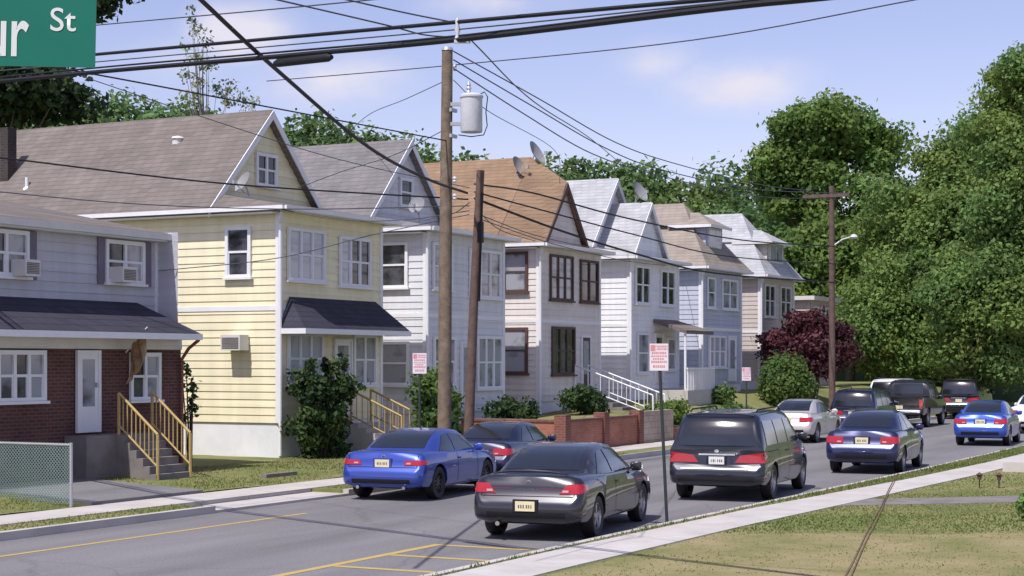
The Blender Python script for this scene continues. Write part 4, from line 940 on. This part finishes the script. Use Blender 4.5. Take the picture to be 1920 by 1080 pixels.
    if kind == 'sedan':
        patch('rear_window', [(-.60*kw,Z(1.055)),(.60*kw,Z(1.055)),(.50*kw,Z(1.375)),(-.50*kw,Z(1.375))], 'rear', G)
        patch('windscreen', [(-.62*kw,Z(1.03)),(.62*kw,Z(1.03)),(.52*kw,Z(1.37)),(-.52*kw,Z(1.37))], 'front', G)
        for sd in sides:
            patch('side_window', [(X(1.22),Z(.985)),(X(2.02),Z(.975)),(X(2.02),Z(1.335)),(X(1.72),Z(1.30))], sd, G)
            patch('side_window', [(X(2.09),Z(.975)),(X(3.38),Z(.975)),(X(2.88),Z(1.27)),(X(2.09),Z(1.34))], sd, G)
            for x in ((2.02, 3.22) if L_ < 4.7 or detail < 2 else (1.98, 3.3)):
                patch('door_seam', [(X(x),.32),(X(x)+.012,.32),(X(x)+.012,Z(.93)),(X(x),Z(.93))], sd, M['seam'], 1, 10, .004)
            patch('door_handle', [(X(2.12),Z(.80)),(X(2.33),Z(.80)),(X(2.33),Z(.835)),(X(2.12),Z(.835))], sd, M[pm] if detail > 1 else M['chrome'], 3, 2, .025)
            patch('side_skirt', [(X(1.45),.20),(X(3.45),.20),(X(3.45),.27),(X(1.45),.27)], sd, M['seam'], 12, 2, .004)
        tl = tl or dict(y=(.44,.875), z=(.70,.865), side=(.10,.40))
        for sg in (-1, 1):
            y0, y1 = tl['y']; c = [(sg*y0*kw,Z(tl['z'][0])),(sg*y1*kw,Z(tl['z'][0]+.01)),(sg*(y1-.01)*kw,Z(tl['z'][1])),(sg*(y0+tl.get('sl',.02))*kw,Z(tl['z'][1]-.01))]
            t_ = patch('tail_light', c, 'rear', M['tail'])
            if t_ and detail > 0:
                zz = tl['z'][0]; patch('reverse_lens', [(sg*(y0+.05)*kw,Z(zz+.025)),(sg*(y0+.15)*kw,Z(zz+.025)),(sg*(y0+.15)*kw,Z(zz+.06)),(sg*(y0+.06)*kw,Z(zz+.06))], 'rear', M['tail_clear'], 4, 2, .012, t_)
            patch('tail_light', [(X(tl['side'][0]),Z(tl['z'][0]+.01)),(X(tl['side'][1]),Z(tl['z'][0]+.06)),(X(tl['side'][1]+.03),Z(tl['z'][1]-.02)),(X(tl['side'][0]),Z(tl['z'][1]))], 'right' if sg < 0 else 'left', M['tail'])
            patch('headlight', [(sg*.5*kw,Z(.58)),(sg*.80*kw,Z(.60)),(sg*.80*kw,Z(.70)),(sg*.5*kw,Z(.67))], 'front', M['chrome'])
        patch('bumper_valance', rq(-.62,.62,.36,.45), 'rear', M['seam'], 12, 3, .005)
        patch('boot_seam', rq(-.72,.72,.685,.697), 'rear', M['seam'], 16, 1, .004)
        for sg in (-1, 1): patch('boot_seam', [(sg*.73*kw,Z(.69)),(sg*.742*kw,Z(.69)),(sg*.742*kw,Z(.985)),(sg*.73*kw,Z(.985))], 'rear', M['seam'], 1, 10, .004)
        pz = Z(.545) if lip else Z(.77); px_ = -.008 if lip else X(.105)
        if lip:
            mb = MB(); mb.tube([(X(.30),-.60*kw,Z(1.02)),(X(.235),-.3*kw,Z(1.065)),(X(.225),0,Z(1.075)),(X(.235),.3*kw,Z(1.065)),(X(.30),.60*kw,Z(1.02))], [.012,.022,.025,.022,.012], 8); mb.build('boot_spoiler', M[pm], root, True)
    elif kind == 'van':
        patch('rear_window', [(-.76*kw,Z(1.09)),(.76*kw,Z(1.09)),(.66*kw,Z(1.60)),(-.66*kw,Z(1.60))], 'rear', G, 20, 18, bow=.08)
        patch('windscreen', [(-.78*kw,Z(1.1)),(.78*kw,Z(1.1)),(.64*kw,Z(1.62)),(-.64*kw,Z(1.62))], 'front', G)
        for sd in sides:
            for x0, x1, x2, x3 in ((.42,1.42,1.42,.55),(1.5,2.45,2.45,1.5),(2.53,3.95,3.35,2.53)):
                patch('side_window', [(X(x0),Z(1.09)),(X(x1),Z(1.09)),(X(x2),Z(1.55)),(X(x3),Z(1.56))], sd, G)
            for x in (1.46, 2.49, 3.6): patch('door_seam', [(X(x),.36),(X(x)+.014,.36),(X(x)+.014,Z(1.04)),(X(x),Z(1.04))], sd, M['seam'], 1, 10, .004)
            for x in (2.3, 2.6): patch('door_handle', [(X(x),Z(.9)),(X(x+.18),Z(.9)),(X(x+.18),Z(.94)),(X(x),Z(.94))], sd, M[pm], 3, 2, .025)
            patch('slide_rail', [(X(.45),Z(.96)),(X(1.45),Z(.96)),(X(1.45),Z(.975)),(X(.45),Z(.975))], sd, M['seam'], 8, 1, .004)
        for sg in (-1, 1):
            y0 = .36 if not tl else tl['y'][0]
            patch('tail_light', [(sg*(y0+.0)*kw,Z(.76)),(sg*.94*kw,Z(.76)),(sg*.93*kw,Z(.96)),(sg*(y0+.10)*kw,Z(.90))], 'rear', M['tail'])
            patch('tail_light', [(X(.13),Z(.77)),(X(.36),Z(.80)),(X(.33),Z(.95)),(X(.13),Z(.97))], 'right' if sg < 0 else 'left', M['tail'])
            patch('headlight', [(sg*.5*kw,Z(.68)),(sg*.80*kw,Z(.70)),(sg*.80*kw,Z(.82)),(sg*.5*kw,Z(.76))], 'front', M['chrome'])
            mb = MB(); mb.tube([(X(.7),sg*.66*kw,Z(1.73)),(X(.85),sg*.66*kw,Z(1.775)),(X(2.8),sg*.66*kw,Z(1.79)),(X(3.0),sg*.66*kw,Z(1.73))], .016, 6); mb.build('roof_rail', M['seam'], root, True)
        patch('bumper_valance', rq(-.75,.75,.40,.47), 'rear', M['seam'], 12, 3, .005)
        patch('bumper_step', rq(-.70,.70,.635,.655), 'rear', M['chrome'], 12, 2, .006)
        patch('tailgate_trim', rq(-.36,.36,.90,.93), 'rear', M['chrome'], 10, 1, .008)
        mb = MB(); mb.tube([(X(.42),-.68*kw,Z(1.66)),(X(.36),-.4*kw,Z(1.70)),(X(.34),0,Z(1.71)),(X(.36),.4*kw,Z(1.70)),(X(.42),.68*kw,Z(1.66))], .018, 8); mb.build('roof_spoiler', M[pm], root, True)
        pz = Z(.80); px_ = X(.11)
    else:
        patch('rear_window', [(-.62*kw,Z(1.3)),(.62*kw,Z(1.3)),(.58*kw,Z(1.72)),(-.58*kw,Z(1.72))], 'rear', G)
        patch('windscreen', [(-.76*kw,Z(1.22)),(.76*kw,Z(1.22)),(.64*kw,Z(1.75)),(-.64*kw,Z(1.75))], 'front', G)
        for sd in sides:
            for x0, x1, x2 in ((2.12,2.95,2.95),(3.03,4.0,3.72)): patch('side_window', [(X(x0),Z(1.2)),(X(x1),Z(1.2)),(X(x2),Z(1.68)),(X(x0+.06),Z(1.68))], sd, G)
        for sg in (-1, 1): patch('tail_light', [(sg*.80*kw,Z(.78)),(sg*.94*kw,Z(.78)),(sg*.94*kw,Z(1.12)),(sg*.80*kw,Z(1.12))], 'rear', M['tail'])
        mb = MB(); mb.box(X(.25), X(1.9), -.82*kw, .82*kw, Z(1.19), Z(1.225)); mb.build('open_bed_dark', M['seam'], root)  # black slab stands in for the dark inside of the open bed
        patch('bumper_bar', rq(-.85,.85,.56,.68), 'rear', M['chrome'], 12, 3, .006)
        pz = Z(.8); px_ = X(.125)
    pl = MB(); pl.box(px_-.018, px_-.006, -.155, .155, pz-.075, pz+.075); po = pl.build('number_plate', M[plate], root)
    if detail > 0:
        pi = MB(); y = .11
        rr = random.Random(int(s*10))
        for i in range(6):
            wv = rr.uniform(.014,.026); pi.box(px_-.0205, px_-.0185, y-wv, y, pz-.03, pz+.022); y -= .038 if i != 2 else .05
        pi.build('plate_characters', M['plate_ink'], po)
        pb = MB(); pb.box(px_-.006, px_+.05, -.2, .2, pz-.095, pz+.1); pb.build('plate_recess', M['seam'] if lip else M[pm], root)
    if emblem:
        e = MB(); e.lathe([(.001,-.002),(.045,-.002),(.045,.004),(.03,.004)], 'y', (0,0,0), 20)
        eo = e.build('badge', M['chrome'], root, True); eo.rotation_euler = (0,0,math.pi/2); eo.location = (X(.165) if kind == 'sedan' else X(.12), 0, Z(.90) if kind == 'sedan' else Z(.98)); eo.scale = (1, 1, .72 if not roundel else 1)
        if roundel:
            e = MB(); e.lathe([(.001,.006),(.03,.006)], 'y', (0,0,0), 16); q = e.build('roundel', M['p_bright'], eo)
        if isinstance(emblem, str):
            tm = text_mesh('lettering', emblem, .19, -.19, Z(.78), Z(.806), M['badge'], root, 0, .0)
            for v in tm.data.vertices: v.co = (X(.118), v.co.x, v.co.z)
    for sg in (-1, 1):
        mm = MB(); xm = X(3.2) if kind == 'sedan' else X(3.75) if kind == 'van' else X(3.7); zm = Z(1.0) if kind == 'sedan' else Z(1.15)
        v = []
        for i, (fx, k_) in enumerate(((-.07,.75),(-.05,1),(.04,.9),(.10,.4))):
            v.append([(xm+fx, sg*(hw*.93+.10)+cy*.10*k_, zm+cz*.075*k_) for cy, cz in ((-1,-.6),(-.6,-1),(.6,-1),(1,-.5),(1,.5),(.6,1),(-.6,1),(-1,.7))])
        vs = [p for r_ in v for p in r_]; fs = [(i*8+j, i*8+(j+1) % 8, (i+1)*8+(j+1) % 8, (i+1)*8+j) for i in range(3) for j in range(8)]+[tuple(range(8)), tuple(range(24,32))]
        mm.add(vs, fs); mm.box(xm-.02, xm+.05, sg*(hw*.86) - .06, sg*(hw*.86)+.06, zm-.05, zm-.02); mm.build('wing_mirror', M[pm], root, True)
    if lip or roundel:
        for y in ((-.5,.5) if roundel else (.45,)):
            ex = MB(); ex.cyl((-.0,y,.27),(.25,y,.27), .035, n=10); ex.build('exhaust', M['chrome'], root, True)
    # wheels
    for x in (ra, fa_):
        for sg in (-1, 1):
            yo = sg*(hw-.03); tw = .21
            ty = MB(); r = tr
            prof = [(r*.64,-tw/2+.012),(r*.70,-tw/2),(r*.93,-tw/2),(r*.985,-tw/2+.025),(r,-tw/2+.06),(r,tw/2-.06),(r*.985,tw/2-.025),(r*.93,tw/2),(r*.70,tw/2),(r*.64,tw/2-.012)]
            ty.lathe(prof+[prof[0]], 'y', (0,0,0), 30); wo = ty.build('wheel', M['black'], root, True, 50); wo.location = (x, yo-sg*tw/2, r)
            rm = MB(); ys = sg*(tw/2-.02)
            rm.lathe([(r*.655,ys),(r*.60,ys+sg*.012),(r*.57,ys-sg*.02),(r*.56,ys-sg*.07)], 'y', (0,0,0), 30)
            rm.lathe([(.0001,ys-sg*.005),(r*.17,ys-sg*.005),(r*.2,ys-sg*.03)], 'y', (0,0,0), 16)
            for q in range(5 if detail < 2 or lip else 10):
                nq = 5 if detail < 2 or lip else 10; a = 2*math.pi*q/nq+.3; hwid = .030 if nq == 5 else .014; dx, dz_ = math.cos(a), math.sin(a)
                p = [(dx*r*.14-dz_*hwid*1.2, ys-sg*.01, dz_*r*.14+dx*hwid*1.2), (dx*r*.14+dz_*hwid*1.2, ys-sg*.01, dz_*r*.14-dx*hwid*1.2), (dx*r*.59+dz_*hwid, ys-sg*.012, dz_*r*.59-dx*hwid), (dx*r*.59-dz_*hwid, ys-sg*.012, dz_*r*.59+dx*hwid)]
                rm.prism(p, [(a_[0], a_[1]-sg*.03, a_[2]) for a_ in p])
            rm.build('rim', M[rims], wo, True, 35)
            hb = MB(); hb.lathe([(.0001,ys-sg*.075),(r*.565,ys-sg*.075)], 'y', (0,0,0), 24); hb.build('brake_disc', M['seam'], wo)
            wl = MB(); vs = []; n = 18; rr_ = tr+.035; y0, y1 = sg*(hw-.29), sg*(hw-.045)
            for i in range(n+1):
                a = math.radians(-5+190*i/n); vs += [(x+rr_*math.cos(a), y0, tr+rr_*math.sin(a)), (x+rr_*math.cos(a), y1, tr+rr_*math.sin(a))]
            fs = [(2*i, 2*i+1, 2*i+3, 2*i+2) for i in range(n)]+[tuple(2*i for i in range(n+1))]
            wl.add(vs, fs); wl.build('wheel_well', M['seam'], root, fix=False)
    return root
car('dark charcoal coupe with boot spoiler nearest the camera by the right kerb', 23.3, 11.58, 'sedan', 'p_charcoal', 4.75, 1.84, 1.43, lip=True, emblem='SOLARA', tl=dict(y=(.50,.885), z=(.73,.885), side=(.10,.38), sl=.12), yaw=8.5)
car('bright metallic blue coupe parked at the left kerb by the tall pole', 28.8, 17.5, 'sedan', 'p_blue', 4.3, 1.84, 1.38, rims='rim_dark', emblem=True, roundel=True, tl=dict(y=(.46,.88), z=(.73,.84), side=(.10,.45)), yaw=6)
car('dark navy sedan directly ahead of the bright blue coupe', 33.5, 17.95, 'sedan', 'p_navy', 4.3, 1.76, 1.36, detail=1, yaw=7)
car('dark slate minivan with roof rails by the right kerb', 31.6, 11.55, 'van', 'p_van', 5.0, 1.98, 1.77, name='parked_van', cat='van', plate='plate_w', emblem=True, detail=1, yaw=6.5)
car('dark blue sedan ahead of the dark minivan', 40.9, 11.2, 'sedan', 'p_steel', 4.6, 1.84, 1.53, detail=1, yaw=5)
car('bright blue sedan farthest along the right kerb in full view', 56.3, 11.5, 'sedan', 'p_bright', 4.4, 1.76, 1.47, detail=1, yaw=4)
car('silver sedan at the left kerb beside the garden walls', 55.4, 17.75, 'sedan', 'p_silver', 4.5, 1.8, 1.46, detail=0, yaw=2)
car('dark blue black suv behind the silver sedan at the left kerb', 63.2, 17.65, 'van', 'p_navy', 4.4, 1.85, 1.72, name='parked_suv', cat='suv', detail=0, yaw=2)
car('black pickup truck at the left kerb beneath the trees', 70.6, 17.75, 'pickup', 'p_black', 5.5, 2.05, 1.98, name='parked_pickup', cat='pickup truck', detail=0, yaw=2)
car('black suv farthest along the left kerb under the trees', 82.0, 17.75, 'van', 'p_black', 4.7, 1.98, 1.95, name='parked_suv', cat='suv', detail=0, yaw=2)
car('white car cut off at the right edge of the view', 66.6, 11.65, 'sedan', 'p_white', 4.6, 1.8, 1.5, detail=0, yaw=3)
car('white car in a driveway showing above the black pickup', 77, 19.95, 'van', 'p_white', 4.6, 1.9, 1.85, detail=0, dz=.13)

# ---------------------------------------------------------------- plants
def shrub(label, s, d, blobs, leaf, m, name='shrub', cat='shrub', z=None, **k):
    z = float(lz(s, d)) if z is None else z
    o = thing(name, label, cat, W(s, d, z), ROT)
    mb = MB()
    for b_ in blobs[:6]: mb.tube([(b_[0]*.2,b_[1]*.2,-.05), (b_[0],b_[1],b_[2])], [.03,.012], 5)
    mb.build('stem', M['bark'], o)
    foliage('foliage', blobs, leaf, m, o, **k); return o
rr = lambda a, c: random.uniform(a, c)
b_ = [(rr(-.85,.85), rr(-.5,.4), rr(.2,2.0), rr(.2,.48), rr(.25,.45), rr(.2,.48)) for _ in range(30)]+[(rr(-1.0,.6), rr(-.4,.2), rr(1.5,2.45), .17, .17, .24) for _ in range(9)]
shrub('large dark leafy bush beside the yellow house porch', 36.75, 24.1, b_, .08, M['leaf_deep'], cover=.95, shell=.4, tv=.45)
b_ = [(rr(-.5,.5), rr(-.3,.3), rr(.3,2.1), rr(.3,.5), rr(.3,.45), rr(.3,.5)) for _ in range(18)]
shrub('tall green hedge behind the two poles', 38.9, 22.0, b_, .08, M['leaf_dark'], name='hedge', cat='hedge', cover=1.3)
b_ = [(rr(-.2,.2), rr(-.2,.2), rr(.9,2.4), .16, .16, .2) for _ in range(9)]
shrub('thin straggly shrub against the corner of the brick house', 31.95, 24.55, b_, .07, M['leaf_deep'], cover=.4, shell=.5)
b_ = [(rr(-.9,.9), rr(-.3,.3), rr(.15,.7), rr(.25,.45), .4, rr(.25,.4)) for _ in range(14)]
shrub('dark green bush in front of the beige house', 51.3, 23.4, b_, .08, M['leaf_deep'], cover=1.2, shell=.3)
b_ = [(rr(-1.5,1.5), rr(-.3,.3), rr(.1,.45), rr(.3,.5), .35, rr(.25,.4)) for _ in range(14)]
shrub('low bright green ground plants behind the tan block wall', 55.6, 22.0, b_, .08, M['leaf'], cover=1.3)
b_ = [(rr(-1.6,1.6), rr(-.3,.3), rr(.1,.3), rr(.25,.4), .3, rr(.2,.3)) for _ in range(12)]
shrub('low green planting along the kerb wall below the white house', 61.5, 21.9, b_, .08, M['leaf_dark'], cover=1.2)
b_ = [(0,0,1.1,1.15,1.15,1.0)]+[(math.cos(a)*.45, math.sin(a)*.45, 1.1+.35*math.sin(3*a), .78, .78, .7) for a in np.linspace(0,6,8)]
shrub('clipped round green bush in front of the maroon tree', 69.3, 22.2, b_, .09, M['leaf_dark'], cover=1.1, shell=.12, tv=.15)
shrub('dark shrub at the porch of the grey house', 46.6, 23.5, [(rr(-.8,.8), rr(-.3,.3), rr(.1,.5), rr(.25,.45), .4, .35) for _ in range(10)], .08, M['leaf_deep'], cover=1.2, shell=.3)
shrub('small shrub beside the porch of the white house', 64.6, 23.4, [(rr(-.8,.8), rr(-.3,.3), rr(.1,.45), .35, .4, .3) for _ in range(8)], .08, M['leaf_dark'], cover=1.2)
shrub('small green plant at the right edge of the lawn', 29.1, 4.95, [(rr(-.25,.25), rr(-.25,.25), rr(.1,.45), .16, .16, .16) for _ in range(9)], .05, M['leaf'], z=.11, cover=.8)
base = W(74.5, 22.6, .9); c = P(1520, 652, base.y)
tree('maroon_tree', 'maroon leaved ornamental tree behind the round bush', base, crown_blobs((c.x, c.y, c.z), (1.75,1.5,1.4), 32, .62), .11, M['leaf_red'], M['bark'], .12, cover=1.1)
# big trees at the right
def pxtree(label, Y, ells, leaf, m, tr, bx, group=None, cover=1.0, br=1.3, n=40, bark=None, name='leafy_tree', shell=.3, tv=.35, z0=.1, kin=.3):
    bl = []
    for (px, py, rx, ry, k) in ells:
        c = P(px, py, Y); bl += crown_blobs((c.x, c.y, c.z), (rx/F*Y, rx/F*Y*.9, ry/F*Y), k, br, kin=kin)
    base = Vector(((bx-960)/F*Y, Y, z0))
    return tree(name, label, base, bl, leaf, m, bark or M['bark'], tr, group, cover, 18, shell=shell, tv=tv)
pxtree('big bright green tree over the parked pickup at the right', 92, [(1750,480,125,200,110),(1680,605,95,90,50),(1820,340,60,110,30),(1740,655,120,38,34)], .135, M['leaf_bright'], .3, 1775, br=1.15, cover=.95, shell=.4, tv=.16, kin=.12)
pxtree('tallest green tree at the right edge of the view', 84, [(1910,330,85,250,110),(1850,570,110,120,64),(1960,600,100,110,14),(1860,665,90,34,26)], .13, M['leaf_bright'], .34, 1965, br=1.1, cover=.95, shell=.4, tv=.16, kin=.12)
pxtree('dark rounded tree rising behind the distant utility pole', 118, [(1540,255,90,62,40),(1472,320,48,50,16),(1630,275,55,60,22),(1570,390,120,100,44)], .2, M['leaf'], .4, 1560, br=1.25, cover=.9, shell=.4, tv=.2, kin=.15)
pxtree('green tree filling the gap behind the tan house', 108, [(1530,510,80,100,40),(1610,560,70,110,32)], .2, M['leaf'], .35, 1590, br=1.4, tv=.2, shell=.4, kin=.15)
pxtree('shaded tree at the far end of the street', 106, [(1800,640,190,70,70)], .2, M['leaf_bright'], .3, 1790, br=1.3, tv=.2, shell=.4)
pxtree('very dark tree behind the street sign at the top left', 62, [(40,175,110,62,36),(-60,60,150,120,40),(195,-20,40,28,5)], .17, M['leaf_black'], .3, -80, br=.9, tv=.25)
# thin tall tree
Y = 98; bl = []
for px, py, r in ((372,60,.5),(360,40,.35),(385,75,.5),(350,90,.3),(372,110,.6),(395,125,.5),(350,140,.5),(375,155,.5),(405,165,.5),(430,170,.6),(455,185,.6),(430,195,.5),(475,195,.4),(345,175,.4),(368,185,.5),(365,20,.25)):
    c = P(px, py, Y); bl.append((c.x, c.y+random.uniform(-1,1), c.z, r*1.2, r*1.2, r*1.2))
tree('slender_tree', 'tall thin pale tree rising above the brown roof', Vector(((385-960)/F*Y, Y, 2)), bl, .12, M['leaf_pale'], M['bark_pale'], .17, cover=.28, nlimb=16, split=.6, shell=.6)
# wooded hillside
sk = [(-80,190),(90,205),(200,178),(290,195),(340,185),(400,215),(470,232),(540,228),(590,216),(640,240),(690,228),(740,246),(800,285),(900,300),(1010,290),(1060,298),(1110,292),(1180,296),(1250,322),(1340,318),(1400,332),(1470,350),(1560,400),(1700,430),(2100,450)]
bl = []
for Yl, off, stp, r0 in ((140,0,42,2.1),(134,40,46,2.2),(128,92,52,2.3),(122,150,60,2.3),(118,215,75,2.3)):
    px = -80
    while px < 1900:
        top = np.interp(px, [a for a,_ in sk], [c for _,c in sk]); r = r0*random.uniform(.6,1.4)
        c = P(px+random.uniform(-14,14), top+off+random.uniform(-10,18)+r*.8/Yl*F, Yl+random.uniform(-3,3)); bl.append((c.x, c.y, c.z, r*1.15, r, r*.9)); px += stp
wl = foliage('far_woodland', bl, .29, M['leaf_wood'], None, cover=.9, shell=.3, tv=.36)
tag(wl, 'dense green woodland on the hillside behind all the houses', 'woodland', kind='stuff')
mb = MB(); vs = []; fs = []; xs = np.linspace(-150, 150, 61); ys = np.linspace(95, 420, 30)
for x in xs:
    pxx = 960+x/140*F; top = np.interp(pxx, [a for a,_ in sk], [c for _,c in sk]); zt = CH+(HZ-top)/F*140-4.5
    for y in ys: u = min(1, max(0, (y-100)/40)); vs.append((x, y, -.1+zt*(u*u*(3-2*u))+random.uniform(-.3,.3)))
for i in range(60):
    for j in range(29): fs.append((i*30+j, (i+1)*30+j, (i+1)*30+j+1, i*30+j+1))
mb.add(vs, fs); struct(mb.build('hill', M['turf_far'], None, True, fix=False))
